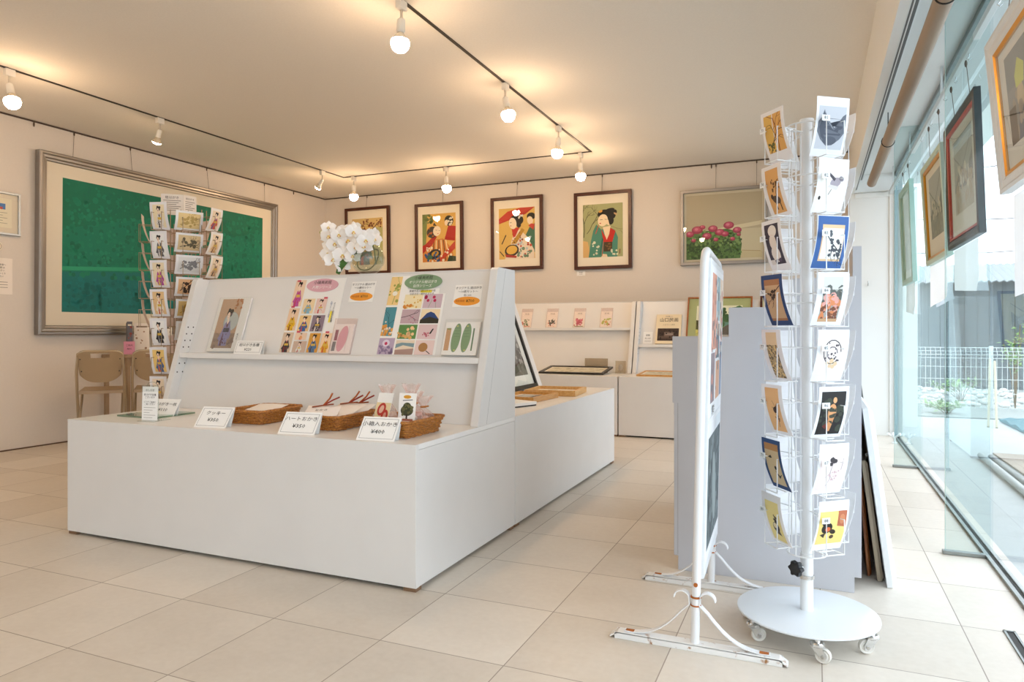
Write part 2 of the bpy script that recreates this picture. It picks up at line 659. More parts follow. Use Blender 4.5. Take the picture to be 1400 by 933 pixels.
# shadow-gap picture rails at the head of the walls
mb = MB(); mb.box((XW, YF, ZC - .012), (XW + .012, YB, ZC - .002), M('#4b4038', .7)); struct(mb, 'trim_left')
mb = MB(); mb.box((XW, YB - .012, ZC - .012), (XB, YB, ZC - .002), M('#4b4038', .7)); struct(mb, 'trim_back')
mb = MB(); mb.box((XW, YF, 0), (XW + .004, YB, .010), M('#5b4636', .7)); struct(mb, 'baseboard_left')

# glass wall: panes, fins, floor channel
fins_y = (-.64, 1.36, 3.35, 5.34)
edges = [YF] + list(fins_y) + [YE]
for k in range(len(edges) - 1):
    mb = MB()
    mb.box((XG - .005, edges[k] + .004, .012), (XG + .005, edges[k + 1] - .004, ZB), GLASS)
    o = struct(mb, 'window_%d' % (k + 6))
ALU = M('#8f9492', .35, .8, noise=.1, scale=12, name='anodised_aluminium')
mb = MB()
mb.box((XG - .022, YF, 0), (XG - .008, YE, .012), ALU)
mb.box((XG + .008, YF, 0), (XG + .022, YE, .012), ALU)
mb.box((XG - .008, YF, 0), (XG + .008, YE, .004), DARK)
struct(mb, 'trim_3')
mb = MB(); mb.box((XG - .02, YF, ZB - .03), (XG + .02, YE, ZB), ALU); struct(mb, 'trim_4')
for k, y in enumerate(fins_y):
    mb = MB()
    mb.box((.495, y - .006, .014), (XG - .006, y + .006, ZB), FINGL)
    mb.box((.4945, y - .006, .014), (.4955, y + .006, ZB), GLASS_EDGE)
    fin = struct(mb, 'window_fin')
    mb = MB(); mb.box((.485, y - .014, 0.001), (XG - .022, y + .014, .016), ALU, .002); mb.build('floor_shoe', fin)
mb = MB(); mb.box((.640, YE - .03, 0), (.70, YE + .02, ZB), M('#a9bdc2', .4)); struct(mb, 'trim_5')
# floor slot near the window
mb = MB()
mb.box((.530, 1.70, .0005), (.536, 2.56, .004), ALU); mb.box((.556, 1.70, .0005), (.562, 2.56, .004), ALU)
mb.box((.536, 1.70, .0003), (.556, 2.56, .0015), DARK); mb.box((.530, 2.553, .0005), (.562, 2.56, .004), ALU)
struct(mb, 'trim_6')

# ------------------------------------------------------------------ exterior
mb = MB(); mb.box((XG + .06, -9, -.12), (14, 8.6, -.004), M('#aab3b6', .7, noise=.06, scale=9, name='terrace_concrete')); struct(mb, 'exterior_terrace')
mb = MB(); mb.box((-9, -30, -.16), (XG + .02, YF - .16, -.004), M('#c6c4be', .8, noise=.06, scale=5)); struct(mb, 'exterior_forecourt')
DECK = M('#8f9896', .75, noise=.18, scale=5, stretch=(1, 22, 1), name='weathered_deck')
mb = MB()
for k in range(9):
    mb.box((XG + .07, 8.62 + k * .135, -.05), (9, 8.745 + k * .135, .01), DECK, .004)
struct(mb, 'exterior_deck')
mb = MB(); mb.box((XG + .07, 9.85, -.12), (14, 13.3, -.02), M('#9fa5a3', .9, noise=.2, scale=60, bump=.8, name='gravel_bed')); struct(mb, 'exterior_ground')
rn = random.Random(4)
mb = MB()
for _ in range(420):
    x = rn.uniform(.8, 4.2); y = rn.uniform(9.9, 12.9); r = rn.uniform(.025, .06)
    mb.ball((x, y, -.01 + r * .3), (r, r * rn.uniform(.7, 1), r * .6), M('#c9cdcb', .9), 7, 5)
tag(mb.build('gravel', None, 60), 'pale gravel bed in front of the dark shed outside', 'gravel', kind='stuff')
# dark shed with a corrugated roof
t = thing('garden_shed', 'dark weathered timber shed with corrugated roof beyond the wire fence', 'shed', (2.0, 13.3, 0))
mb = MB()
SID = corrugated_mat()
for k in range(28):
    x = .2 + k * .17
    mb.box((x, 13.3 + (k % 2) * .012, -.05), (x + .165, 13.36, 1.72), SID)
mb.build('wall', t)
mb = MB(); mb.box((.2, 13.36, -.05), (4.95, 15.2, 1.72), SID); mb.build('carcass', t)
mb = MB()
vs, fs = [], []
n = 150
for k in range(n + 1):
    x = .1 + 5.0 * k / n
    z = .016 * sin(2 * PI * k / 3.0)
    vs += [(x, 13.12, 1.70 + z), (x, 14.3, 2.06 + z), (x, 13.12, 1.685 + z), (x, 14.3, 2.045 + z)]
for k in range(n):
    a = 4 * k
    fs += [(a, a + 4, a + 5, a + 1), (a + 2, a + 3, a + 7, a + 6), (a, a + 2, a + 6, a + 4)]
mb.add(vs, fs, M('#8f9a9d', .6)); mb.build('roof', t)
mb = MB(); mb.box((3.55, 13.26, -.05), (3.67, 13.30, 1.70), M('#cfd6d6', .6)); mb.build('downpipe', t)
# mesh fence
t = thing('wire_fence', 'pale welded mesh fence with folded top in front of the shed', 'fence', (1.2, 9.45, 0))
FW = M('#c7d2d2', .5)
mb = MB()
for k in range(96):
    x = .75 + k * .05
    mb.tube([(x, 9.45, .02), (x, 9.45, .60), (x, 9.42, .64), (x, 9.45, .68), (x, 9.47, .72)], .0028, FW, 5)
for z in (.04, .2, .36, .5, .60, .64, .68, .72):
    y = 9.42 if z == .64 else (9.47 if z == .72 else 9.45)
    mb.tube([(.75, y, z), (5.5, y, z)], .0035, FW, 5)
mb.build('mesh_panel', t)
for x in (.95, 1.85, 3.1, 4.35):
    mb = MB(); mb.tube([(x, 9.48, 0.0), (x, 9.48, .74)], .022, FW, 10); mb.build('post', t, 40)
# blue-green tarp, poles, pipes, mat
mb = MB()
g = 14
vs = []
for i in range(g + 1):
    for j in range(g + 1):
        x = 1.72 + 1.3 * i / g; y = 7.35 + 1.1 * j / g
        z = .03 + .10 * sin(PI * i / g) * sin(PI * j / g) + .012 * sin(i * 2.1 + j * 1.3)
        vs.append((x, y, z))
fs = [(i * (g + 1) + j, (i + 1) * (g + 1) + j, (i + 1) * (g + 1) + j + 1, i * (g + 1) + j + 1) for i in range(g) for j in range(g)]
k0 = len(vs)
vs += [(v[0], v[1], 0.0) for v in vs]
fs += [tuple(k0 + q for q in reversed(f_)) for f_ in fs]
ring = [i * (g + 1) for i in range(g + 1)] + [g * (g + 1) + j for j in range(1, g + 1)] + [i * (g + 1) + g for i in range(g - 1, -1, -1)] + [j for j in range(g - 1, 0, -1)]
for a, b in zip(ring, ring[1:] + ring[:1]): fs.append((a, b, k0 + b, k0 + a))
mb.add(vs, fs, M('#2f6f7c', .5, noise=.2, scale=30, name='blue_tarp'))
solo(mb, 'tarpaulin', 'blue-green tarpaulin heaped on the terrace outside the glass', 'tarpaulin', (2.2, 7.9, 0), smooth=50)
for (a, b, lab) in (((1.52, 7.9, 0), (1.66, 8.55, .62), 'thin pale pole leaning beside the blue tarpaulin, the inner one'), ((1.58, 7.86, 0), (1.70, 8.55, .60), 'thin pale pole leaning beside the blue tarpaulin, the outer one')):
    mb = MB(); mb.tube([a, b], .011, M('#b5b09a', .6), 8); solo(mb, 'garden_pole', lab, 'pole', a, 'poles by the tarpaulin')
mb = MB(); mb.tube([(1.10, 5.95, .02), (1.06, 3.7, .02)], .022, M('#9aa3a4', .4, .5), 12); solo(mb, 'drain_pipe', 'grey metal pipe lying on the terrace along the mat', 'pipe', (1.1, 5.95, 0), 'pipes on the terrace', 40)
mb = MB(); mb.tube([(1.16, 5.95, .016), (1.13, 3.7, .016)], .017, M('#6f7778', .4, .5), 12); solo(mb, 'drain_pipe', 'thinner darker pipe lying on the terrace beside the grey pipe', 'pipe', (1.16, 5.95, 0), 'pipes on the terrace', 40)
mb = MB(); mb.box((1.22, 4.6, -.003), (2.2, 6.2, .010), M('#a59c90', .95, noise=.3, scale=70, bump=.6, stretch=(1, 6, 1), name='coarse_mat'), .003)
solo(mb, 'door_mat', 'coarse ribbed brown mat on the terrace by the pipes', 'mat', (1.7, 5.4, 0))
# plants outside
def shrub(x, y, h, w, seed, label):
    t = thing('garden_shrub', label, 'shrub', (x, y, -.01), group='shrubs along the fence')
    rn = random.Random(seed)
    st = MB(); lf = MB()
    cols = [M('#6f9a55', .6), M('#8fb56a', .6), M('#567f45', .6)]
    for _ in range(9):
        a = rn.uniform(0, 2 * PI); r = rn.uniform(.1, 1) * w
        tip = V((x + r * cos(a), y + r * sin(a), h * rn.uniform(.6, 1)))
        mid = V((x + r * .4 * cos(a), y + r * .4 * sin(a), tip.z * .55))
        st.tube([(x, y, -.02), mid, tip], .005, M('#6a5a3f', .8), 5)
        for _ in range(16):
            q = rn.uniform(.3, 1.05)
            p = mid.lerp(tip, q) + V((rn.uniform(-.05, .05), rn.uniform(-.05, .05), rn.uniform(-.04, .04)))
            d = V((rn.uniform(-1, 1), rn.uniform(-1, 1), rn.uniform(-.2, .8))).normalized() * rn.uniform(.04, .08)
            s = d.cross(V((0, 0, 1))).normalized() * d.length * .3
            lf.add([p, p + d * .5 + s, p + d, p + d * .5 - s, p + d * .5 + V((0, 0, .008))], [(0, 1, 4), (1, 2, 4), (2, 3, 4), (3, 0, 4)], rn.choice(cols))
    st.build('stems', t); lf.build('foliage', t)
shrub(2.15, 9.80, 1.0, .24, 3, 'leafy green shrub standing taller than the wire fence')
shrub(1.35, 8.95, .12, .22, 5, 'low green plant at the foot of the fence near the glass')
shrub(1.75, 10.6, .30, .35, 8, 'small bushy plant on the gravel behind the fence')
# overhead cables beyond the shed
for k, (z0, z1, lab) in enumerate(((5.3, 6.4, 'topmost dark overhead cable in the sky outside'), (4.3, 4.7, 'middle sagging overhead cable in the sky outside'), (3.4, 4.0, 'lowest overhead cable just above the shed roof'))):
    pts = []
    for q in range(15):
        u = q / 14
        pts.append((1.0 + 9 * u, 22 + k, z0 + (z1 - z0) * u - .5 * sin(PI * u)))
    mb = MB(); mb.tube(pts, .014, M('#55585a', .7), 6); solo(mb, 'overhead_cable', lab, 'cable', pts[0], 'overhead cables')
# white corner post outside
mb = MB(); mb.box((.76, 7.6, -.01), (.90, 7.74, 2.28), M('#dfe4e3', .5), .004); struct(mb, 'exterior_pillar')

# ------------------------------------------------------------------ display units (counter + slanted back board)
def display_unit(label, X, W, panels=True, shelf_z=.80, base_lift=True, name='display_counter', ledge=True, blen=None):
    """local frame: x along the front, y depth, z up; front face at y=0. Returns the thing."""
    t = bpy.data.objects.new(name, None); C.objects.link(t)
    t.matrix_world = X
    t.empty_display_size = .05
    tag(t, label, 'display counter', 'white display counters')
    Dp = .884
    mb = MB()
    mb.box((0.0, .0, .014), (W, .020, .517), WHITE, .0015)                 # front panel
    mb.box((.002, .0205, .014), (W - .002, Dp, .4965), WHITE, .001)         # carcass with sides
    mb.build('base_cabinet', t)
    mb = MB(); mb.box((.001, .0205, .4975), (W - .001, Dp, .517), WHITE_EDGE, .0012); mb.build('countertop', t)
    mb = MB(); mb.box((.03, .03, 0), (W - .03, Dp - .03, .0138), DARK)  # dark block paints in the shade of the gap under the cabinet
    for x in (.004, W - .054):
        for y in (.004, Dp - .05): mb.box((x, y, 0), (x + .05, y + .04, .0138), M('#7d6046', .7))
    mb.build('painted_gap_shade_and_feet', t)
    yf = lambda z: .49 + .298 * (z - .517)
    if panels:
        for s, x0 in ((0, 0.0), (1, W - .036)):
            mb = MB()
            XX = basis((x0, 0, 0), (0, 1, 0), (0, 0, 1), (1, 0, 0))
            mb.prism([(yf(.5175), .5175), (Dp, .5175), (Dp, 1.197), (yf(1.19) + .012, 1.197), (yf(1.19), 1.187)], .036, WHITE, XX, .0015)
            # seam of the slanted insert and rows of shelf pin holes on the inner face
            xo = x0 + .0361 if s else x0 - .0001
            for a, b in zip([.520, .74, .96], [.74, .96, 1.19]):
                mb.add([(xo, yf(a) + .083, a), (xo, yf(a) + .0845, a), (xo, yf(b) + .0845, b), (xo, yf(b) + .083, b)], [(0, 1, 2, 3)], SEAM)
            xi = x0 + .0362 if s == 0 else x0 - .0002
            for z in (.70, .745, .83, .865, .90, .935):
                for dy in (.018, .052):
                    c = V((xi, yf(z) + dy, z)); r = .0042
                    mb.add([c + V((0, r * cos(a * PI / 4), r * sin(a * PI / 4))) for a in range(8)], [tuple(range(8))], DARK)
            mb.build('end_panel', t)
        for z in (.63, 1.06):
            mb = MB(); mb.tube([(W - .036, yf(z) + .03, z), (W - .044, yf(z) + .03, z)], .006, M('#cfd2d4', .3, .4), 12); mb.build('peg', t, 40)
    x0, x1 = (.0365, W - .0365) if panels else (0, W)
    if blen: x0, x1 = blen
    mb = MB()
    XX = basis((x0, 0, 0), (0, 1, 0), (0, 0, 1), (1, 0, 0))
    mb.prism([(.535, .5175), (.560, .5175), (.800, 1.19), (.775, 1.19)], x1 - x0, WHITE, XX)
    mb.build('back_board', t)
    if ledge:
        mb = MB(); mb.box((x0, .776, 1.1905), (x1, Dp, 1.198), WHITE, .001); mb.build('top_ledge', t)
    if shelf_z:
        z = shelf_z
        mb = MB(); mb.box((x0 + .001, yf(z) + .002, z - .025), (x1 - .001, .535 + .357 * (z - .517) - .012, z), WHITE_EDGE, .0012)
        mb.build('shelf', t)
    return t

XFL, WF = -3.098, 1.822
U_front = Matrix.Translation((XFL, 2.115, 0))
display_unit('white display counter in the middle, with baskets and slanted poster board', U_front, WF)
U_side = basis((-1.276, 3.003, 0), (0, 1, 0), (-1, 0, 0), (0, 0, 1))
display_unit('white display counter behind the poster board, holding oak frames', U_side, 1.757, panels=False, shelf_z=None, ledge=False)
U_back = Matrix.Translation((-3.40, 5.93, 0))
display_unit('white display counter along the back wall with four flower packets on its shelf', U_back, 1.838, shelf_z=.945)
U_back2 = Matrix.Translation((-1.552, 5.93, 0))
display_unit('white display counter along the back wall holding the cream book, beside the grey stepped stand', U_back2, 1.822, shelf_z=.787)

# board frame of the middle counter: u along x, v up the slope, n out
BL = math.hypot(.24, .673)
bup = V((0, .24, .673)) / BL
bn = V((0, -.673, .24)) / BL
def board(x, v, n=0.0015): # world basis on the middle counter's slanted board
    o = V((x, 2.65, .517)) + bup * v + bn * n
    return basis(o, (1, 0, 0), bup, bn)

# ------------------------------------------------------------------ posters on the middle board
def sheet(mb, X, w, h, mat=PAPER, th=.0012, x0=0, y0=0):
    mb.box((x0, y0, -th / 2), (x0 + w, y0 + h, th / 2), mat, 0, X)

def poster_people():
    X = board(-2.45, .309)
    mb = MB(); w, h = .31, .395
    sheet(mb, X, w, h)
    A = []
    cells = [(.0, .245, .065, .39, '#e9cdb0', '#b9539a', '#c43a5a'), (.0, .115, .065, .235, '#e9c9a8', '#e2b21c', '#7a2a20'), (.0, 0, .065, .105, '#d8c0a6', '#3d3a3c', '#8a2c30'),
             (.08, .205, .15, .285, '#ecd3a8', '#7fb0c8', '#b8a070'), (.16, .205, .225, .285, '#e8c8bc', '#e6d6cc', '#c43438'),
             (.08, .11, .15, .195, '#ecc98c', '#2f5f98', '#c0432f'), (.16, .11, .235, .195, '#8d7a86', '#4b3f46', '#e9dcd4'),
             (.08, .065, .15, .102, '#edd0b4', '#e8a074', '#d4585c'), (.08, 0, .16, .058, '#cbb09c', '#dfe1d8', '#b0322c'),
             (.17, 0, .235, .10, '#d69a3c', '#4f7196', '#4a3a34'), (.245, 0, .305, .10, '#efcda6', '#d9a428', '#c43c30')]
    for k, (a, b, c, d, bg, k1, k2) in enumerate(cells):
        A.append(R_(a, b, c, d, bg))
        s = min((c - a) * 1.15, (d - b) * .92)
        A += trim(fit(lady(k1, k2, seed=k), (a + c) / 2 - .52 * s, b, s, (d - b) * .95), a, b, c, d)
    for (x, y) in ((.012, .385), (.012, .242), (.085, .108), (.205, .288), (.262, .106)):
        A.append(R_(x, y - .006, x + .022, y + .003, '#c9455a'))
    A.append(R_(.262, .155, .272, .215, '#f3df3c'))
    mb.art(A, X, n0=.0008)
    mb.text('オリジナル絵はがき各種', .275, .21, .0125, INK, X, .003, vertical=True)
    mb.text('人物シリーズ十枚組', .255, .225, .0125, M('#4b5a86', .8), X, .003, vertical=True)
    o = solo(mb, 'picture_poster', 'poster of kimono figures in a grid beneath the pink oval sign', 'poster', X.translation)
poster_people()

def oval_sign(x, v, rx, ry, col, lines, label):
    X = board(x, v, .0035)
    mb = MB()
    P = ell(0, 0, rx, ry, 0, 40)
    mb.prism(P, .0015, M(col, .5), X)
    for (tx, y, s, mat) in lines: mb.text(tx, 0, y, s, mat, X, .002)
    solo(mb, 'oval_sign', label, 'sign', X.translation)
WT = M('#f7f5f0', .6)
oval_sign(-2.277, .666, .098, .036, '#dba9b4', [('小磯美術館', .014, .022, INK), ('人物シリーズ', -.012, .020, WT)], 'pink oval paper sign at the top of the slanted board')
oval_sign(-1.692, .667, .102, .039, '#7d9b78', [('小磯美術館', .020, .020, INK), ('オリジナル絵はがき', -.001, .017, WT), ('自然シリーズ', -.021, .017, WT)], 'green oval paper sign at the top of the slanted board')

def poster_nature():
    X = board(-1.872, .307)
    mb = MB(); w, h = .31, .395
    mb.box((0, 0, -.0006), (.10, .395, .0006), PAPER, 0, X)
    mb.box((.10, 0, -.0006), (w, .30, .0006), PAPER, 0, X)
    A = [R_(.0, .245, .062, .392, '#ecca88'), R_(.0, .09, .062, .235, '#4a8c98'), R_(.0, 0, .085, .08, '#b6a3ba')]
    A += trim([branch(3, .03, .25, 88, .11, .003, '#8b9a4a'), D_(2, 10, .005, .26, .055, .38, .004, .009, '#9aa04a'), E_(.035, .305, .014, .012, '#efe9da')], 0, .245, .062, .392)
    A += trim([D_(7, 16, .0, .095, .062, .14, .006, .012, '#e6a24a'), D_(8, 8, .0, .1, .062, .16, .004, .009, '#f1dcc2'), branch(12, .04, .1, 95, .1, .003, '#2c5c66')], 0, .09, .062, .235)
    A += [D_(5, 26, .006, .006, .08, .04, .003, .008, '#8a7796'), E_(.04, .055, .02, .017, '#ddd2e0'), E_(.04, .053, .008, .008, '#c2325e')]
    def cell(c, r): return (.095 + c * .105, .0 + r * .076)
    x, y = cell(0, 3); A += [R_(x, y, x + .098, y + .07, '#eedfb4'), D_(11, 9, x, y, x + .09, y + .06, .003, .007, '#d9b055'), D_(13, 6, x, y, x + .05, y + .016, .006, .01, '#d98a2c')]
    x, y = cell(1, 3); A += [R_(x, y, x + .098, y + .07, '#cbb3bd'), D_(15, 5, x + .01, y + .03, x + .06, y + .06, .005, .009, '#b82552'), L_([(x + .03, y), (x + .045, y + .04)], .002, '#7f9a78'), L_([(x + .07, y), (x + .065, y + .03)], .002, '#7f9a78')]
    x, y = cell(0, 2); A += [R_(x, y, x + .098, y + .07, '#bda3a9')] + trim([branch(21, x, y + .03, 20, .09, .003, '#54404a', 2)], x, y, x + .098, y + .07) + [D_(9, 7, x + .04, y, x + .09, y + .04, .002, .004, '#b0627a')]
    x, y = cell(1, 2); A += [R_(x, y, x + .098, y + .07, '#efd9b4'), P_([(x, y + .015), (x + .03, y + .05), (x + .05, y + .058), (x + .07, y + .05), (x + .098, y + .02), (x + .098, y), (x, y)], '#26427a'), P_([(x, y), (x + .098, y), (x + .098, y + .02), (x + .05, y + .032), (x, y + .018)], '#2e2a1e')]
    x, y = cell(0, 1); A += [R_(x, y, x + .098, y + .07, '#5c8a4a'), D_(31, 12, x, y + .005, x + .07, y + .03, .006, .01, '#e2b06a'), D_(32, 7, x + .05, y + .02, x + .09, y + .055, .006, .011, '#efc793')]
    x, y = cell(1, 1); A += [R_(x, y, x + .098, y + .07, '#dcc2c2'), D_(33, 9, x + .015, y + .012, x + .06, y + .03, .003, .006, '#c06a78'), P_([(x + .06, y + .025), (x + .075, y + .05), (x + .082, y + .05), (x + .07, y + .025)], '#22201e')]
    x, y = cell(0, 0); A += [R_(x, y, x + .098, y + .07, '#e4d2ba'), P_([(x, y + .03), (x + .04, y + .045), (x + .098, y + .035), (x + .098, y + .055), (x + .03, y + .058), (x, y + .05)], '#7d98a0'), P_([(x, y), (x + .098, y), (x + .098, y + .03), (x, y + .022)], '#a98a80')]
    x, y = cell(1, 0); A += [R_(x, y, x + .098, y + .07, '#e2c9c4'), E_(x + .042, y + .036, .024, .022, '#a87a48'), L_([(x + .06, y + .02), (x + .082, y + .005)], .004, '#3a2c22')]
    A.append(R_(.175, .306, .235, .318, '#f3e13c'))
    mb.art(A, X, n0=.0008)
    sheet(mb, X, .175, .038, PAPER, .001, .10, .288)
    mb.text('風景や花の絵はがき十枚', .185, .313, .013, INK, X, .0035)
    mb.text('お好きな一枚からどうぞ', .185, .298, .012, INK, X, .0035)
    solo(mb, 'picture_poster', 'poster of landscapes and flowers in a grid beneath the green oval sign', 'poster', X.translation)
poster_nature()

def set_notice(x, v, label, price):
    X = board(x, v)
    mb = MB(); w, h = .140, .108
    sheet(mb, X, w, h)
    mb.art([([ell(.07, .028, .066, .022, 0, 32)], M('#ec9a2e', .55))], X, n0=.001)
    mb.text('オリジナル 絵はがき', .07, .092, .0145, INK, X, .002)
    mb.text('〜10枚セット〜', .07, .074, .0145, INK, X, .002)
    mb.text('各1,000', .07, .056, .012, INK, X, .002)
    mb.text('特別価格', .036, .028, .012, M('#b1521c', .7), X, .002)
    mb.text(price, .088, .028, .021, M('#3a2a18', .7), X, .002)
    solo(mb, 'price_notice', label, 'notice', X.translation)
set_notice(-2.098, .572, 'price notice with orange oval between the two picture posters', '¥700')
set_notice(-1.516, .538, 'price notice with orange oval at the end of the board, above the green card pack', '¥700')

# framed lady print standing on the shelf
def shelf_print():
    t = thing('print_stand', 'tall print of a lady with a parasol in a white mount on the shelf', 'print', (-2.83, 2.74, .80))
    X = board(-2.925, .3055, .004)
    mb = MB(); mb.box((0, 0, 0), (.215, .298, .010), M('#ece9e4', .6), .0015, X); mb.build('mount', t)
    mb = MB()
    A = [R_(.022, .018, .165, .292, '#c3a184'), R_(.022, .018, .165, .10, '#a08876'), E_(.115, .165, .05, .055, '#a3aaa8'), E_(.12, .165, .046, .05, '#bac0bc'),
         L_([(.115, .17), (.07, .03)], .003, '#5b3a2c'), D_(3, 18, .03, .02, .16, .07, .003, .012, '#8c766a')]
    A += trim(fit(lady('#8d88ae', '#6a4a58', '#4a4650', seed=8), .035, .03, .12, .21), .022, .018, .165, .292)
    A += [D_(5, 12, .12, .24, .165, .29, .004, .009, '#b7794a')]
    mb.art(A, X, n0=.0103); mb.build('print', t)
    mb = MB(); mb.text('絵はがき', .185, .08, .012, GREYINK, X, .0108, vertical=True); mb.build('caption', t)
    mb = MB(); mb.box((-.004, -.004, .012), (.219, .30, .0145), CLEAR, 0, X); mb.build('cover', t)
shelf_print()

def price_card(loc, rz, w, h, lean, lines, label, tentd=-.028, border=True, group='folded price cards'):
    """folded card leaning back; loc = middle of its front foot"""
    t = thing('price_card', label, 'price card', loc, rz, group)
    up = V((0, sin(lean), cos(lean))); nn = V((0, -cos(lean), sin(lean)))
    R = Matrix.Translation(V(loc)) @ Matrix.Rotation(rz, 4, 'Z')
    X = R @ basis(V((-w / 2, 0, .0006)), (1, 0, 0), up, nn)
    mb = MB(); mb.box((0, 0, -.0012), (w, h, 0), M('#f4f4f2', .6), 0, X)
    if border:
        a, q = .008, .0012
        mb.art([([[(a, a), (w - a, a), (w - a, a + q), (a, a + q)], [(a, h - a - q), (w - a, h - a - q), (w - a, h - a), (a, h - a)],
                  [(a, a), (a + q, a), (a + q, h - a), (a, h - a)], [(w - a - q, a), (w - a, a), (w - a, h - a), (w - a - q, h - a)]], M('#6d7074', .8))], X, n0=.0003)
    for (s, y, sz) in lines: mb.text(s, w / 2, y * h, sz, INK, X, .001, sx=1.15)
    mb.build('face', t)
    # rear leg of the fold
    top = up * h
    mb = MB()
    X2 = R @ basis(V((-w / 2, 0, 0)) + top + V((0, .0016, 0)), (1, 0, 0), (V((0, top.y + tentd, .0006)) - top) / (V((0, top.y + tentd, .0006)) - top).length, V((0, 1, 0)))
    ln = (V((0, top.y + tentd, .0006)) - top).length
    mb.box((0, 0, 0), (w, ln, .0012), M('#e9e9e6', .6), 0, X2)
    mb.build('back_flap', t)
    return t
ZT = .517
price_card((-2.287, 2.158, ZT), .12, .155, .100, rad(38), [('クッキー', .68, .021), ('¥350', .36, .023)], 'folded price card for biscuits in front of the first wicker basket')
price_card((-1.832, 2.148, ZT), .13, .160, .100, rad(38), [('ハートおかき', .68, .021), ('¥350', .36, .024)], 'folded price card for heart crackers before the middle wicker basket')
price_card((-1.464, 2.140, ZT), .10, .155, .100, rad(38), [('小箱入おかき', .68, .021), ('¥400', .36, .024)], 'folded price card for boxed crackers before the basket of cellophane bags')
price_card((-2.81, 2.36, ZT), .15, .15, .090, rad(34), [('絵はがき一枚', .68, .019), ('¥110', .36, .022)], 'folded price card behind the tall acrylic sign at the counter end', border=False)
price_card((-2.610, 2.698, .80), 0, .175, .072, rad(24), [('絵はがき各種', .66, .019), ('¥220', .32, .020)], 'folded price card on the shelf beside the lady print', -.006)

# acrylic sign holder
t = thing('sign_holder', 'tall narrow acrylic sign holder at the corner of the counter', 'sign holder', (-2.695, 2.215, ZT), .12)
Rm = Matrix.Translation((-2.695, 2.215, ZT)) @ Matrix.Rotation(.12, 4, 'Z')
mb = MB(); mb.box((-.045, -.0015, .001), (.045, .0015, .160), ACRYL, 0, Rm); mb.box((-.045, -.03, .0), (.045, .07, .003), ACRYL, 0, Rm); mb.build('stand', t)
mb = MB()
X = Rm @ basis((-.042, -.0045, .004), (1, 0, 0), (0, .04, 1), (0, -1, 0))
mb.box((0, 0, 0), (.084, .148, .002), M('#f3f3f1', .6), 0, X)
mb.text('おしらせ', .042, .132, .012, INK, X, .0028)
for k, s in enumerate(('絵はがき各種', 'ございます')): mb.text(s, .042, .112 - k * .012, .011, INK, X, .0028)
mb.text('どうぞご自由に', .042, .080, .0095, INK, X, .0028)
mb.text('ご覧ください', .042, .070, .0095, INK, X, .0028)
for k in range(5): mb.art([R_(.01, .055 - k * .011, .074 - (k % 3) * .016, .0565 - k * .011, '#8a8a88')], X, n0=.0022)
mb.build('sign_card', t)
mb = MB()
pts = [(-.03 + .03 * (1 - cos(a)), .012, .150 + .022 * sin(a)) for a in [k * PI / 10 for k in range(11)]]
mb.tube(pts, .0022, ACRYL, 6, X=Rm); mb.build('loop', t)
# glass plate lying on the counter
mb = MB(); mb.box((-2.98, 2.27, ZT + .0005), (-2.74, 2.50, ZT + .008), clear_mat('green_glass', '#bcd4c6', 1.5, 0, haze=.1), .001)
mb.box((-2.97, 2.28, ZT + .0002), (-2.75, 2.49, ZT + .0006), M('#8aa08c', .6))
solo(mb, 'glass_plate', 'flat green glass plate lying on the counter behind the acrylic sign', 'plate', (-2.86, 2.385, ZT))

# clear bag with pink card
t = thing('card_packet', 'clear bag holding a pink oval card set on the shelf', 'card packet', (-2.075, 2.72, .80))
X = board(-2.140, .3055, .003)
mb = MB(); mb.box((0, 0, .0), (.115, .15, .006), M('#ece7e4', .6), .001, X); mb.build('card_stack', t)
mb = MB(); A = [E_(.060, .075, .027, .066, '#d59aa6', -8, 28), R_(.008, .012, .028, .06, '#6b6a6e'), R_(.012, .065, .03, .12, '#8a3c50'), L_([(.085, .01), (.09, .14)], .002, '#b9b6b2')]
mb.art(A, X, n0=.0063); mb.build('pink_card', t)['label'] = 'pink oval card'
mb = MB(); mb.box((-.004, -.002, -.0015), (.122, .178, .0095), CELLO, 0, X)
mb.build('bag', t)
# acrylic holder with green cards
t = thing('card_packet', 'clear pack of green oval cards at the end of the shelf', 'card packet', (-1.44, 2.72, .80))
X = board(-1.524, .3055, .003)
mb = MB(); mb.box((0, 0, .0), (.172, .155, .012), M('#efece8', .6), .001, X); mb.build('card_stack', t)
for k, x in enumerate((.062, .112)):
    mb = MB(); A = [E_(x, .080, .022, .068, '#7f9a72', -4, 28)] + [R_(x - .014, .125 - q * .013, x + .014, .1262 - q * .013, '#55704e') for q in range(4)] + [E_(x, .135, .003, .003, '#e8d66a'), E_(x, .022, .003, .003, '#e8d66a')]
    mb.art(A, X, n0=.0123); mb.build('green_card', t)['label'] = 'green oval card'
mb = MB(); A = [R_(.008, .02, .032, .125, '#c89a70'), R_(.011, .118, .03, .125, '#8f9a58'), R_(.142, .02, .149, .125, '#5c7a56')]
mb.art(A, X, n0=.0123); mb.build('printed_slip', t)
mb = MB(); mb.box((-.004, -.003, -.0015), (.177, .168, .0155), CLEAR, 0, X); mb.build('clear_cover', t)

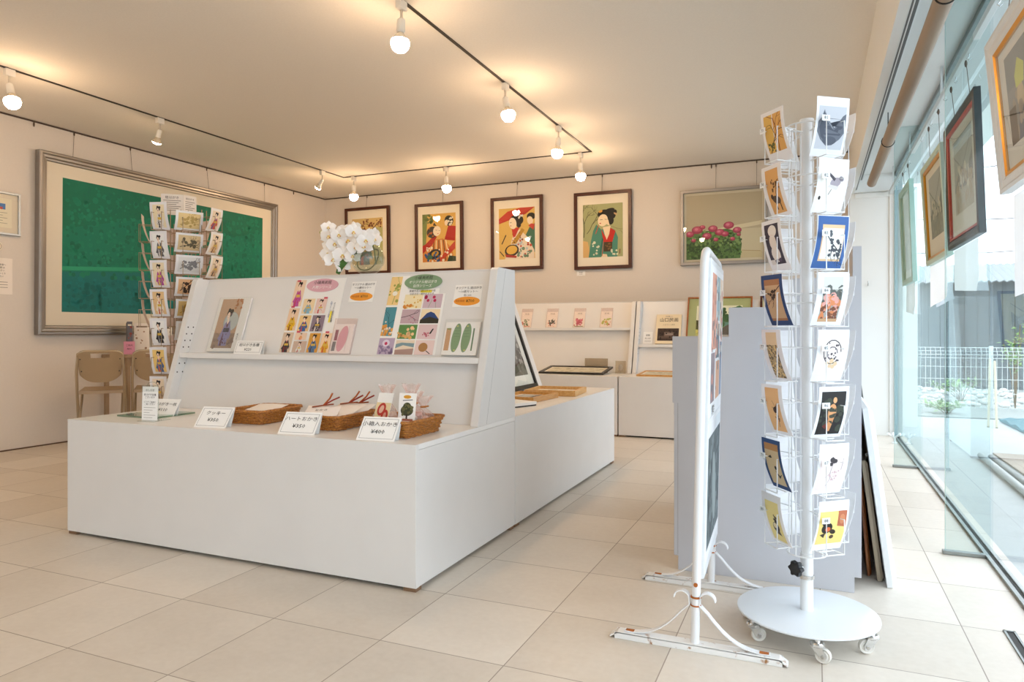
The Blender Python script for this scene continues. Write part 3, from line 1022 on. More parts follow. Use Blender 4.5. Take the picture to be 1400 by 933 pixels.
# ------------------------------------------------------------------ wicker baskets
def basket(loc, rz, a, b, h, label, seed):
    t = thing('wicker_basket', label, 'basket', loc, rz, 'wicker baskets on the counter')
    R = Matrix.Translation(V(loc)) @ Matrix.Rotation(rz, 4, 'Z')
    rn = random.Random(seed)
    def ringpts(sc, z, amp, ph, n=72):
        pts = []
        hx, hy, r = a / 2 * sc, b / 2 * sc, .02
        per = 2 * (2 * (hx - r) + 2 * (hy - r)) + 2 * PI * r
        segs = [((hx, -hy + r), (0, 1), 2 * (hy - r)), ((hx - r, hy - r), 0, PI / 2 * r), ((hx - r, hy), (-1, 0), 2 * (hx - r)), ((-hx + r, hy - r), 90, PI / 2 * r),
                ((-hx, hy - r), (0, -1), 2 * (hy - r)), ((-hx + r, -hy + r), 180, PI / 2 * r), ((-hx + r, -hy), (1, 0), 2 * (hx - r)), ((hx - r, -hy + r), 270, PI / 2 * r)]
        tot = sum(s[2] for s in segs)
        for k in range(n):
            d = tot * k / n
            for p, q, l in segs:
                if d <= l:
                    if isinstance(q, tuple):
                        pos = V((p[0] + q[0] * d, p[1] + q[1] * d)); nr = V((q[1], -q[0]))
                    else:
                        an = rad(q) + d / r
                        pos = V((p[0] + r * cos(an), p[1] + r * sin(an))); nr = V((cos(an), sin(an)))
                    break
                d -= l
            w = amp * (1 if (k // 2 + ph) % 2 else -1)
            pts.append((pos.x + nr.x * w, pos.y + nr.y * w, z + rn.uniform(-.0008, .0008)))
        return pts
    mb = MB()
    rows = 8
    for k in range(rows):
        z = .004 + (h - .008) * k / (rows - 1)
        sc = .86 + .14 * z / h
        mb.tube(ringpts(sc, z, .0022, k), .0037, WICKER, 6, True, R)
    mb.build('woven_side', t, 60)
    mb = MB()
    mb.tube(ringpts(1.015, h, .0, 0), .0062, WICKER, 7, True, R)
    ro = ringpts(1.03, h - .001, .0, 0, 120)
    mb.tube([(p[0] * (1 + .004 * sin(k * 1.5)), p[1], p[2] + .005 * sin(k * 1.5)) for k, p in enumerate(ro)], .0032, WICKER, 5, True, R)
    mb.build('rim', t, 60)
    mb = MB(); mb.box((-a / 2 * .85, -b / 2 * .85, .001), (a / 2 * .85, b / 2 * .85, .006), WICKER, .001, R); mb.build('bottom', t)
    return R
R1 = basket((-2.245, 2.425, ZT), .05, .205, .28, .056, 'wicker basket nearest the acrylic sign, with flat packets', 1)
R2 = basket((-1.835, 2.400, ZT), .04, .215, .28, .056, 'middle wicker basket filled with paper packets and brown ties', 2)
R3 = basket((-1.470, 2.345, ZT), -.03, .215, .265, .060, 'wicker basket holding cellophane bags near the counter end', 3)

def packet(R, p, rz, tilt, w, h, col, label, twist, gr, txt=None):
    t = thing('paper_packet', label, 'packet', (R @ V(p)), 0, gr)
    X = R @ Matrix.Translation(V(p)) @ Matrix.Rotation(rz, 4, 'Z') @ Matrix.Rotation(tilt, 4, 'X')
    mb = MB()
    # soft pillow pack
    n = 8; vs = []
    for s in (1, -1):
        for i in range(n + 1):
            for j in range(n + 1):
                u, v = i / n, j / n
                vs.append(((u - .5) * w, (v - .5) * h, s * .010 * (sin(PI * u) * sin(PI * v)) ** .5))
    fs = []
    k0 = (n + 1) ** 2
    for i in range(n):
        for j in range(n):
            q = (i * (n + 1) + j, (i + 1) * (n + 1) + j, (i + 1) * (n + 1) + j + 1, i * (n + 1) + j + 1)
            fs.append(q); fs.append(tuple(k0 + z for z in reversed(q)))
    mb.add(vs, fs, M(col, .65), X)
    if txt: mb.text(txt, 0, 0, .018, INK, X, .0112)
    mb.build('paper_wrap', t, 60)
    if twist:
        mb = MB(); q = M('#8a3f1c', .7)
        y = h * .30
        mb.tube([(-.045, y - .01, .011), (0, y, .014), (.04, y + .012, .013)], .0032, q, 6, X=X)
        mb.tube([(0, y, .014), (.02, y + .03, .030), (.028, y + .05, .045)], .0038, M('#a8541f', .7), 6, X=X)
        mb.tube([(0, y, .014), (.035, y + .025, .026), (.062, y + .032, .036)], .0034, M('#93281c', .7), 6, X=X)
        mb.build('ribbon_tie', t, 60)
G1, G2 = 'packets in the first basket', 'packets in the middle basket'
packet(R1, (-.02, .045, .054), .1, .14, .15, .12, '#efe6dc', 'flat white packet lying at the back of the first basket', False, G1)
packet(R1, (.03, -.06, .030), -.15, .05, .13, .11, '#e3d2c4', 'flat cream packet lying at the front of the first basket', False, G1)
packet(R2, (-.035, -.050, .062), .35, .38, .14, .12, '#f1e9e3', 'white packet with lettering at the front of the middle basket', True, G2, 'おかき')
packet(R2, (.030, .015, .068), -.25, .42, .15, .12, '#efe4da', 'white packet with red-brown tie in the centre of the middle basket', True, G2)
packet(R2, (.040, .085, .064), -.1, .38, .14, .11, '#f2ece6', 'white packet with red-brown tie at the back of the middle basket', True, G2)

def gift_bag(R, p, rz, label, card, seed, cardtilt=.1, h=.10, gr='cellophane bags in the end basket'):
    t = thing('cellophane_bag', label, 'bag', R @ V(p), 0, gr)
    X = R @ Matrix.Translation(V(p)) @ Matrix.Rotation(rz, 4, 'Z')
    rn = random.Random(seed)
    mb = MB()
    for _ in range(9):
        c = (rn.uniform(-.028, .028), rn.uniform(-.018, .018), rn.uniform(.014, h * .45))
        mb.ball(c, (.018, .016, .012), M(rn.choice(('#dcb8a8', '#e6cdbc', '#cf9f90', '#efe0d2')), .6), 9, 6, X, .08, rn)
    mb.build('crackers', t, 60)
    mb = MB()
    prof = [(.030, .0), (.043, .012), (.046, .035), (.040, h * .52), (.022, h * .68), (.008, h * .78), (.007, h * .82), (.018, h * .95), (.034, h * 1.12)]
    vs, fs = [], []
    sg = 28
    for k, (r, z) in enumerate(prof):
        for j in range(sg):
            a = 2 * PI * j / sg
            w = 1 + (.22 if k > 5 else .06) * (1 if j % 2 else -1)
            vs.append((r * cos(a) * w, r * sin(a) * w * .72, z + (.012 * rn.random() if k == len(prof) - 1 else 0)))
    for k in range(len(prof) - 1):
        for j in range(sg):
            fs.append((k * sg + j, k * sg + (j + 1) % sg, (k + 1) * sg + (j + 1) % sg, (k + 1) * sg + j))
    mb.add(vs, fs, CELLO, X); mb.build('wrapper', t)
    mb = MB(); mb.tube([(.011 * cos(a), .008 * sin(a), h * .80) for a in [k * PI / 5 for k in range(10)]], .003, M('#b5702a', .5), 6, True, X)
    mb.tube([(0, -.010, h * .80), (.022, -.016, h * .84)], .0028, M('#b5702a', .5), 6, X=X); mb.build('twist_tie', t, 60)
    if card:
        mb = MB()
        ct = X @ basis((-.034, -.043, .034), (1, .05, 0), (cardtilt, .10, 1), (0, -1, .1))
        mb.box((0, 0, 0), (.072, .114, .0015), M('#f5f3ef', .6), 0, ct)
        mb.art(fit(card, 0, 0, 1.16), ct, n0=.0016); mb.build('label_card', t)
gift_bag(R3, (-.050, -.040, .014), -.15, 'cellophane bag with red dumpling card in the end basket',
         [R_(.0, .0, .062, .066, '#ead6a8'), E_(.026, .044, .017, .022, '#c0392e', -20), E_(.026, .044, .009, .014, '#e6b8a0', -20), E_(.043, .022, .014, .022, '#c0392e', -10), E_(.043, .022, .006, .013, '#dfa58c', -10)], 1, .22, .150)
gift_bag(R3, (-.005, .085, .008), .2, 'plain cellophane bag of pink crackers standing between the two carded bags', None, 2, h=.125)
gift_bag(R3, (.048, -.020, .014), .05, 'cellophane bag with a dark pine-tree card in the end basket',
         [E_(.030, .086, .014, .006, '#d99a2c'), L_([(.014, .074), (.05, .077)], .003, '#7a7a80'), E_(.031, .042, .023, .018, '#4a4a30'), E_(.031, .054, .015, .014, '#3f4428'), D_(4, 24, .012, .026, .052, .062, .002, .005, '#6f6a40'), R_(.028, .014, .034, .03, '#3a2c20'), R_(.010, .008, .054, .015, '#b06a54')], 3, .02, .155)
gift_bag(R3, (.055, .055, .008), .5, 'plain cellophane bag at the back corner of the end basket', None, 5, h=.115)

# ------------------------------------------------------------------ orchid in a round glass vase on the ledge
vc = V((-2.062, 2.952, 1.198))
t = thing('glass_vase', 'round clear glass vase standing on top of the poster board', 'vase', vc)
mb = MB()
prof = [(.026, .0), (.060, .020), (.082, .055), (.086, .085), (.076, .120), (.058, .142), (.060, .150)]
inner = [(.056, .149), (.072, .119), (.081, .085), (.077, .057), (.056, .025), (.0, .010)]
mb.lathe(prof + inner, VASEGL, Matrix.Translation(vc), 32, cap=True); mb.build('bowl', t, 50)
oc = vc
t = thing('orchid_spray', 'white orchid spray arching out of the glass vase', 'orchid', vc + V((0, 0, .012)))
GREEN = M('#3f6a2c', .5, noise=.2, scale=40, name='orchid_leaf_green')
mb = MB()
ringp = []
for k in range(40):
    a = 2 * PI * k / 26
    ringp.append(vc + V((.062 * cos(a), .05 * sin(a) * (.5 + .4 * sin(a)), .078 + .055 * sin(a * .98 + .3))))
mb.tube(ringp, .0032, M('#4f5a30', .5), 6)
stem_pts = [vc + V(p) for p in ((.05, 0, .05), (.045, -.01, .13), (.02, -.02, .20), (-.05, -.03, .215), (-.14, -.04, .20), (-.20, -.04, .21), (-.255, -.04, .222))]
mb.tube(stem_pts, .003, GREEN, 6)
stem2 = [vc + V(p) for p in ((.03, 0, .08), (.01, -.03, .16), (-.07, -.06, .16), (-.16, -.06, .12), (-.22, -.06, .10))]
mb.tube(stem2, .003, GREEN, 6)
mb.ball(stem_pts[-1], (.012, .009, .009), M('#a8ae58', .6), 8, 6)
mb.build('stems', t, 60)
def leafblade(pts, wd, parent):
    mb = MB(); vs, fs = [], []
    n = len(pts)
    for k, p in enumerate(pts):
        p = V(p); w = wd * sin(PI * (k + .35) / (n + .2)) ** .8
        d = (V(pts[min(k + 1, n - 1)]) - V(pts[max(k - 1, 0)])).normalized()
        s = d.cross(V((.55, -.8, .2))).normalized()
        vs += [p + s * w, p + V((.4, -.6, 0)) * -.004, p - s * w, p + V((.4, -.6, 0)) * -.006]
    for k in range(n - 1):
        a = 4 * k
        for j in range(4): fs.append((a + j, a + (j + 1) % 4, a + 4 + (j + 1) % 4, a + 4 + j))
    mb.add(vs, fs, GREEN); mb.build('leaf', parent, 60)
leafblade([vc + V(p) for p in ((.045, -.05, .155), (.0, -.07, .125), (-.06, -.08, .085), (-.11, -.075, .04), (-.135, -.065, .004))], .018, t)
leafblade([vc + V(p) for p in ((.05, -.04, .13), (.07, -.05, .17), (.075, -.05, .20))], .012, t)
PET = M('#f2f0ee', .55)
def blossom(c, face, s, seed):
    rn = random.Random(seed)
    n = V(face).normalized()
    u = n.cross(V((0, 0, 1))).normalized(); v = u.cross(n)
    roll = rn.uniform(-.4, .4)
    mb = MB()
    def petal(ang, ln, wd, cup, lift):
        d = u * cos(ang) + v * sin(ang); e = n.cross(d)
        vs, fs = [], []
        nu, nv = 6, 6
        for i in range(nu + 1):
            q = i / nu
            half = wd * (sin(PI * min(1, q * .93 + .06)) ** .6)
            for j in range(nv + 1):
                w = (j / nv - .5) * 2
                vs.append(V(c) + d * (ln * (q * .95 + .05) * (1 - .10 * w * w * q)) + e * (half * w) + n * (lift + cup * q * q - .10 * s * w * w * (1 - q)))
        for i in range(nu):
            for j in range(nv):
                a = i * (nv + 1) + j
                fs.append((a, a + nv + 1, a + nv + 2, a + 1))
        mb.add(vs, fs, PET)
    for a in (90, 212, 328): petal(rad(a) + roll, s * 1.0, s * .34, -s * .12, 0)
    for a in (12, 168): petal(rad(a) + roll, s * 1.02, s * .56, s * .08, s * .06)
    b = mb.build('blossom', t, 80)
    mb = MB()
    mb.ball(V(c) + n * s * .14 - v * s * .05, s * .13, M('#e2c56a', .6), 8, 6)
    mb.ball(V(c) + n * s * .20 - v * s * .22, (s * .10, s * .10, s * .16), M('#efe2b8', .6), 8, 6)
    mb.ball(V(c) + n * s * .12 - v * s * .16 + u * s * .14, s * .07, M('#d99a3c', .6), 6, 5)
    mb.ball(V(c) + n * s * .12 - v * s * .16 - u * s * .14, s * .07, M('#d99a3c', .6), 6, 5)
    mb.build('lip', b, 80)
fl = [(-.215, .205, .050), (-.165, .165, .048), (-.150, .235, .040), (-.105, .180, .058), (-.085, .240, .044), (-.045, .215, .046), (-.010, .195, .050), (.030, .170, .048),
      (-.225, .120, .046), (-.175, .085, .050), (-.120, .105, .055), (-.070, .100, .044), (-.235, .165, .042), (.000, .145, .050), (-.050, .145, .050), (.065, .175, .040),
      (-.130, .205, .046), (-.195, .245, .040), (-.140, .055, .040), (.045, .205, .036)]
for k, (dx, dz, s) in enumerate(fl):
    rn = random.Random(50 + k)
    blossom(vc + V((dx + .035, -.075 + rn.uniform(-.035, .035), dz - .012)), (.45 + rn.uniform(-.35, .35), -1, rn.uniform(-.1, .35)), s, k)

# ------------------------------------------------------------------ framed pictures
def framed(name, label, X, w, h, prof, fmat, mats, art, glass=True, group=None, cat='picture', back=True, matc='#efe6da', wires=None, base=None):
    t = thing(name, label, cat, base or (X @ V((w / 2, 0, 0))), 0, group)
    mb = MB(); mb.frame(w, h, prof, fmat, X); mb.build('frame', t)
    d = max(p[0] for p in prof)
    zb = .35 * max(p[1] for p in prof)
    mb = MB(); mb.box((d * .6, d * .6, .002), (w - d * .6, h - d * .6, zb), M(matc, .8), 0, X); mb.build('mat_board', t)
    l, r, b, tp = mats
    mb = MB(); aw, ah = w - l - r, h - b - tp
    XA = X @ Matrix.Translation((l, b, 0))
    mb.art(art(aw, ah), XA, n0=zb + .0003); mb.build('artwork', t)
    if glass:
        mb = MB(); zg = .55 * max(p[1] for p in prof)
        mb.add([(d * .9, d * .9, zg), (w - d * .9, d * .9, zg), (w - d * .9, h - d * .9, zg), (d * .9, h - d * .9, zg)], [(0, 1, 2, 3)], PICGLASS, X); mb.build('glass_pane', t)
    if wires:
        for (u, top) in wires:
            mb = MB(); p0 = X @ V((u, h - .02, .003)); p1 = V(top)
            mb.tube([p0, p1], .0016, M('#6b5f52', .5, .6), 5)
            mb.ball(p1 - V((0, 0, .012)), (.006, .006, .016), M('#5b4a3c', .5, .5), 8, 6)
            mb.build('hanging_wire', t)
    return t
def flat_prof(w, d): return [(0, 0), (0, d * .92), (w * .08, d), (w * .92, d), (w, d * .92), (w, 0)]

# ---- large green picture on the left wall (plain woodland stand-in)
def art_green(w, h):
    A = [R_(0, 0, w, h, '#0f7a62')]
    A.append(P_([(0, 0), (w, 0), (w, h * .22), (w * .45, h * .36), (0, h * .30)], '#127270'))
    A.append(P_([(0, h * .62), (w * .35, h * .80), (w * .7, h * .70), (w, h * .86), (w, h), (0, h)], '#0d7258'))
    A.append(D_(1, 500, .03, h * .28, w - .03, h - .03, .010, .030, '#118064'))
    A.append(D_(2, 380, .03, h * .28, w - .03, h - .03, .008, .024, '#0d6e58'))
    A.append(D_(12, 260, .03, h * .34, w - .03, h * .80, .007, .018, '#17876a'))
    A.append(P_([(0, h * .31), (w * .45, h * .37), (w, h * .24), (w, h * .27), (w * .45, h * .40), (0, h * .34)], '#2a9a74'))
    A.append(D_(5, 260, .03, .03, w - .03, h * .26, .010, .030, '#107878'))
    A.append(D_(6, 180, .03, .03, w - .03, h * .24, .008, .026, '#0e6866'))
    return trim(A, 0, 0, w, h)
prof = [(0, 0), (0, .052), (.006, .058), (.020, .058), (.030, .048), (.046, .046), (.056, .036), (.068, .034), (.075, .024), (.075, 0)]
X = basis((XW + .004, 3.575, .884), (0, 1, 0), (.012, 0, 1), (1, 0, -.012))
framed('framed_picture', 'very large green woodland picture in a silver frame on the side wall', X, 2.655, 1.455, prof, SILVER, (.205, .205, .185, .180), art_green, matc='#e9ddcc',
       wires=[(.30, (XW + .006, 3.9, ZC - .012)), (.85, (XW + .006, 4.42, ZC - .012)), (1.72, (XW + .006, 5.28, ZC - .012)), (2.50, (XW + .006, 6.09, ZC - .012))], group='pictures hung on wires')
# extra hook
for (p, lab) in (((XW + .010, 3.571, ZC - .03), 'small wall hook at the ceiling above the big silver frame corner'), ((XW + .010, 6.563, ZC - .03), 'small wall hook at the ceiling by the room corner'), ((-.93, YB - .010, ZC - .03), 'small wall hook at the ceiling above the flower picture')):
    mb = MB(); mb.ball(p, (.006, .006, .022), M('#5b4a3c', .5, .5), 8, 6)
    solo(mb, 'picture_rail_hook', lab, 'hook', p, 'picture rail hooks')

# ---- small framed certificate and paper notice at the edge of the left wall
def art_cert(w, h):
    return [R_(0, 0, w, h, '#e6dcc6'), R_(w * .60, h * .62, w * .86, h * .82, '#4a78b4'), R_(w * .60, h * .62, w * .80, h * .70, '#b8483c'), R_(w * .64, h * .72, w * .72, h * .80, '#e8d8b0')] + \
           [R_(w * .1, h * (.5 - .09 * k), w * (.9 - .1 * (k % 2)), h * (.515 - .09 * k), '#8f8a78') for k in range(5)]
X = basis((XW + .003, 3.02, 1.642), (0, 1, 0), (0, 0, 1), (1, 0, 0))
framed('framed_picture', 'small silver-framed notice on the side wall beside the big green picture', X, .445, .325, flat_prof(.016, .02), M('#b5bcc2', .3, .8), (.06, .06, .055, .05), art_cert, matc='#ddd0bd')
mb = MB()
X = basis((XW + .0005, 3.10, 1.192), (0, 1, 0), (0, 0, 1), (1, 0, 0))
mb.box((0, 0, 0), (.315, .274, .002), M('#ece4da', .7), 0, X)
for k, s in enumerate(('ご来館のお客様へ', '館内での撮影は', 'ご遠慮ください', 'どうぞごゆっくり', 'ご覧ください')): mb.text(s, .20, .222 - .022 * k, .017, INK, X, .003)
for k in range(3): mb.art([R_(.14, .09 - .02 * k, .28, .094 - .02 * k, '#8a857c')], X, n0=.0022)
solo(mb, 'wall_notice_sign', 'white printed paper notice on the side wall below the small frame', 'notice', X.translation)
mb = MB()
X = basis((XW + .0005, 3.305, 1.552), (0, 1, 0), (0, 0, 1), (1, 0, 0))
mb.lathe([(.036, 0), (.036, .006), (.033, .009), (0.0, .009)], M('#e6dccb', .5), X, 28)
mb.tube([(.026 * cos(a), .026 * sin(a), .009) for a in [k * PI / 14 for k in range(28)]], .0016, M('#8d8172', .5), 5, True, X)
solo(mb, 'wall_plaque_sign', 'small round cream disc on the side wall below the small frame', 'disc', X.translation, smooth=40)

# ---- pictures on the back wall
def art_p1(w, h):
    A = [R_(0, 0, w, h, '#d8b673'), R_(w * .72, 0, w, h * .8, '#b9b478'), branch(2, w * .95, h * .95, 200, w * .6, .012, '#6a4a2c', 3), D_(3, 34, w * .35, h * .75, w * .95, h * .97, .006, .014, '#7a3c24')]
    A += fit(lady('#5a6f74', '#a8382c', '#c9a04a', seed=4), w * .02, 0, w * .75, h * .78)
    return trim(A, 0, 0, w, h)
def art_p2(w, h):
    A = [R_(0, 0, w, h, '#dfae58'), P_([(0, h * .25), (w * .10, h * .3), (w * .16, h), (0, h)], '#7d8a4c'), D_(5, 30, 0, h * .82, w * .3, h, .008, .02, '#6f7d45')]
    A += [P_([(w * .66, h * .45), (w * .98, h * .42), (w, h * .72), (w * .78, h * .74)], '#b3241c'), E_(w * .80, h * .84, w * .13, h * .11, '#26221e', 30), D_(6, 10, w * .7, h * .72, w * .92, h * .92, .008, .016, '#e9e2d0'), E_(w * .72, h * .80, w * .05, h * .06, '#f1dcc2')]
    A += [P_([(0, 0), (w * .95, 0), (w * .9, h * .25), (w * .62, h * .48), (w * .3, h * .46), (0, h * .30)], '#d1843c')]
    for k in range(7): A.append(L_([(w * (.2 + .1 * k), h * .02), (w * (.28 + .07 * k), h * .45)], .014, '#7b4a2a' if k % 2 else '#efd9a4'))
    A += [P_([(0, h * .18), (w * .28, h * .34), (w * .44, h * .52), (w * .36, h * .56), (w * .1, h * .38), (0, h * .34)], '#b2281e'),
          P_([(w * .55, 0), (w * .98, h * .26), (w * .98, h * .42), (w * .7, h * .22), (w * .5, h * .05)], '#c2402c'),
          E_(w * .36, h * .16, w * .20, h * .10, '#2c2a3c', 15), E_(w * .38, h * .17, w * .11, h * .055, '#c9962c', 15), E_(w * .20, h * .10, w * .10, h * .05, '#3f6a52'), D_(17, 14, .01, .01, w * .5, h * .2, .008, .02, '#3b5a8c'),
          D_(21, 14, w * .1, h * .02, w * .95, h * .3, .008, .018, '#efe3cc'), P_([(w * .74, 0), (w, 0), (w, h * .1), (w * .8, h * .12)], '#34402c'),
          E_(w * .30, h * .62, w * .17, h * .12, '#3a3430', 15), P_([(w * .32, h * .76), (w * .36, h * .82), (w * .44, h * .74)], '#3a3430'), E_(w * .44, h * .64, w * .115, h * .105, '#f2dfc6', -12), E_(w * .47, h * .585, .008, .005, '#b8302a'),
          L_([(w * .40, h * .66), (w * .45, h * .655)], .004, '#2a221e'), L_([(w * .49, h * .65), (w * .53, h * .645)], .004, '#2a221e'), D_(8, 8, w * .16, h * .52, w * .34, h * .70, .008, .016, '#b8632c')]
    return trim(A, 0, 0, w, h)
def art_p3(w, h):
    A = [R_(0, 0, w, h, '#dcb35c'), P_([(0, h * .72), (w * .55, h * .98), (w, h), (w * .75, h * .87), (0, h * .70)], '#b3281c'), P_([(0, h * .71), (w, h * .995), (w * .6, h), (w * .25, h * .94), (0, h * .80)], '#c23a28')]
    A += [P_([(w * .72, h * .20), (w, h * .12), (w, h * .68), (w * .86, h * .62), (w * .74, h * .45)], '#3f7058'), E_(w * .90, h * .82, w * .12, h * .07, '#211d1a'), E_(w * .87, h * .74, w * .08, h * .08, '#f2dcc0', 15), P_([(w * .82, h * .64), (w * .96, h * .55), (w, h * .66), (w * .9, h * .68)], '#c43a2c')]
    A += [P_([(w * .16, 0), (w * .98, 0), (w * .98, h * .16), (w * .80, h * .42), (w * .58, h * .58), (w * .40, h * .48), (w * .30, h * .2)], '#ead8c4'), D_(9, 26, w * .42, h * .06, w * .88, h * .42, .008, .02, '#b8c4cc'), D_(10, 22, w * .4, h * .04, w * .9, h * .4, .006, .016, '#c84a30'), D_(14, 14, w * .5, h * .02, w * .95, h * .2, .008, .02, '#6a8a70'),
          P_([(w * .34, h * .30), (w * .48, h * .30), (w * .72, h * .56), (w * .64, h * .60)], '#b98a2c'), D_(19, 16, w * .36, h * .32, w * .66, h * .56, .004, .01, '#6a3a1c'),
          P_([(w * .36, h * .60), (w * .40, h * .42), (w * .46, h * .44), (w * .58, h * .62)], '#c02a20'),
          E_(w * .36, h * .17, w * .20, h * .115, '#2a1c14', 12), E_(w * .36, h * .18, w * .155, h * .085, '#e0b04a', 12), P_([(w * .17, h * .10), (w * .5, h * .06), (w * .48, h * .02), (w * .2, h * .04)], '#a82a20'),
          L_([(w * .08, h * .30), (w * .20, h * .48)], .012, '#2a211c'), L_([(w * .02, h * .16), (w * .14, h * .06)], .010, '#2a211c'),
          E_(w * .50, h * .76, w * .19, h * .11, '#1e1a1c'), E_(w * .56, h * .66, w * .06, h * .05, '#1e1a1c'), E_(w * .39, h * .70, w * .105, h * .115, '#f4e0c6', 10), E_(w * .335, h * .655, .007, .005, '#b8302a'), L_([(w * .31, h * .715), (w * .36, h * .72)], .004, '#2a221e'), D_(4, 6, w * .55, h * .78, w * .68, h * .86, .008, .014, '#e9e2da')]
    return trim(A, 0, 0, w, h)
def art_p4(w, h):
    A = [R_(0, 0, w, h, '#a9aa7a'), P_([(0, 0), (w * .2, 0), (w * .12, h * .3), (0, h * .32)], '#d9b074'), branch(5, w * .02, h * .38, 80, h * .5, .008, '#4a4630', 3), branch(8, w * .10, h * .45, 60, h * .4, .006, '#4a4630', 2), branch(13, w * .65, h * .6, -20, w * .4, .004, '#7d7a52', 1)]
    A += [P_([(w * .14, 0), (w * .86, 0), (w * .88, h * .36), (w * .80, h * .50), (w * .68, h * .55), (w * .46, h * .52), (w * .34, h * .62), (w * .26, h * .50), (w * .20, h * .30)], '#4d8a78'),
          P_([(w * .46, h * .53), (w * .52, h * .28), (w * .74, h * .28), (w * .82, h * .48), (w * .68, h * .55), (w * .62, h * .42), (w * .55, h * .40)], '#c2281e'),
          P_([(w * .50, h * .56), (w * .56, h * .40), (w * .60, h * .32), (w * .66, h * .42), (w * .70, h * .58)], '#f0d8b8'),
          P_([(w * .52, h * .10), (w * .73, h * .10), (w * .74, h * .28), (w * .53, h * .28)], '#4a3a26'), D_(6, 9, w * .54, h * .12, w * .72, h * .27, .006, .012, '#7a5a34'),
          P_([(w * .46, 0), (w * .62, 0), (w * .60, h * .05), (w * .50, h * .06)], '#ecd2b2'), P_([(w * .44, h * .04), (w * .52, h * .34), (w * .48, h * .36), (w * .42, h * .05)], '#2f6a5c'), L_([(w * .48, h * .02), (w * .52, h * .30)], .006, '#c43c2c'),
          D_(14, 10, w * .2, h * .03, w * .42, h * .28, .008, .016, '#dfe0c8'), D_(15, 7, w * .72, h * .02, w * .86, h * .14, .006, .012, '#dfe0c8'),
          L_([(w * .40, h * .60), (w * .32, h * .44)], .007, '#d0503c'),
          E_(w * .60, h * .79, w * .23, h * .10, '#1c1917', -8), E_(w * .70, h * .68, w * .08, h * .08, '#1c1917'), E_(w * .78, h * .83, w * .08, h * .05, '#1c1917', 20), E_(w * .68, h * .875, w * .12, h * .035, '#1c1917', 10), E_(w * .45, h * .86, w * .05, h * .022, '#d99a40', 20), E_(w * .82, h * .80, w * .05, h * .016, '#c9a074', -30),
          E_(w * .505, h * .69, w * .125, h * .115, '#f3dcbc', -14), E_(w * .44, h * .635, .009, .006, '#b8302a'), L_([(w * .43, h * .70), (w * .50, h * .705)], .004, '#2a221e'), L_([(w * .55, h * .71), (w * .60, h * .70)], .004, '#2a221e'), P_([(w * .58, h * .62), (w * .64, h * .70), (w * .68, h * .58)], '#f0d8b8'),
          L_([(w * .92, h * .05), (w * .93, h * .14)], .008, '#7a3a24')]
    return trim(A, 0, 0, w, h)
def art_p5(w, h):
    A = [R_(0, 0, w, h, '#c8bb9c'), R_(0, h * .45, w, h, '#b7a88c'), P_([(w * .1, h * .36), (w, h * .5), (w, h * .56), (w * .1, h * .42)], '#d5c8a8'), P_([(0, 0), (w, 0), (w, h * .1), (0, h * .14)], '#c4b48e'),
         P_([(0, .0), (w * .72, 0), (w * .74, h * .22), (w * .70, h * .40), (w * .55, h * .46), (w * .3, h * .44), (w * .1, h * .45), (0, h * .38)], '#4a6a34'),
         D_(21, 190, .01, .01, w * .72, h * .40, .008, .022, '#5f8344'), D_(22, 150, .01, .01, w * .73, h * .36, .006, .016, '#33502a'), D_(23, 60, .0, h * .2, w * .72, h * .44, .006, .016, '#7d9a58'),
         L_([(w * .74, h * .12), (w * .98, h * .10)], .006, '#a8916a')]
    for k, (x, y, s) in enumerate(((.05, .40, 1), (.15, .46, 1.3), (.36, .47, 1.1), (.28, .36, 1.1), (.45, .41, 1.1), (.52, .38, .9), (.57, .51, 1.2), (.68, .43, 1), (.22, .50, .7), (.40, .30, .6), (.62, .30, .6), (.10, .30, .6), (.70, .36, .5))):
        A += [E_(w * x, h * y, .042 * s, .030 * s, '#9a2c4a'), E_(w * x, h * y + .006, .030 * s, .019 * s, '#bf4a66'), E_(w * x - .008, h * y + .008, .014 * s, .010 * s, '#d67a8c')]
    return trim(A, 0, 0, w, h)
def back_pic(x, z, w, h, art, label, fmat, prof, mats, wires, tilt=.02, matc='#f0e4d2'):
    X = basis((x, YB - .006, z), (1, 0, 0), (0, -tilt, 1), (0, -1, -tilt))
    framed('framed_picture', label, X, w, h, prof, fmat, mats, art, matc=matc, wires=[(u, (x + u, YB - .006, ZC - .012)) for u in wires], group='pictures hung on wires')
pw = flat_prof(.034, .030)
back_pic(-5.300, 1.602, .640, .812, art_p1, 'dark-framed print with a bird branch, half hidden by the orchid', DARKWOOD, pw, (.10, .10, .115, .135), (.30,))
back_pic(-4.305, 1.600, .630, .797, art_p2, 'dark-framed print of two figures with a drum, in red and ochre', DARKWOOD, pw, (.095, .095, .115, .125), (.36,))
back_pic(-3.322, 1.588, .620, .807, art_p3, 'dark-framed print of a drummer under a red parasol', DARKWOOD, pw, (.095, .095, .120, .125), (.31,))
back_pic(-2.344, 1.563, .620, .812, art_p4, 'dark-framed print of a lady in a green kimono', DARKWOOD, pw, (.095, .095, .125, .130), (.30,))
back_pic(-1.227, 1.567, .825, .745, art_p5, 'silver-framed picture of crimson peonies behind the postcard rack', SILVER, flat_prof(.030, .036), (.055, .055, .055, .055), (.34, .72), matc='#cfc3ab')
mb = MB(); X = basis((-2.325, YB - .0025, 1.500), (1, 0, 0), (0, 0, 1), (0, -1, 0)); mb.box((0, 0, 0), (.095, .050, .002), PAPER, 0, X)
mb.text('作品名', .047, .034, .014, INK, X, .003); mb.text('非売品', .047, .016, .012, GREYINK, X, .003)
solo(mb, 'caption_sign', 'tiny white caption card on the wall under the green kimono print', 'caption card', X.translation)

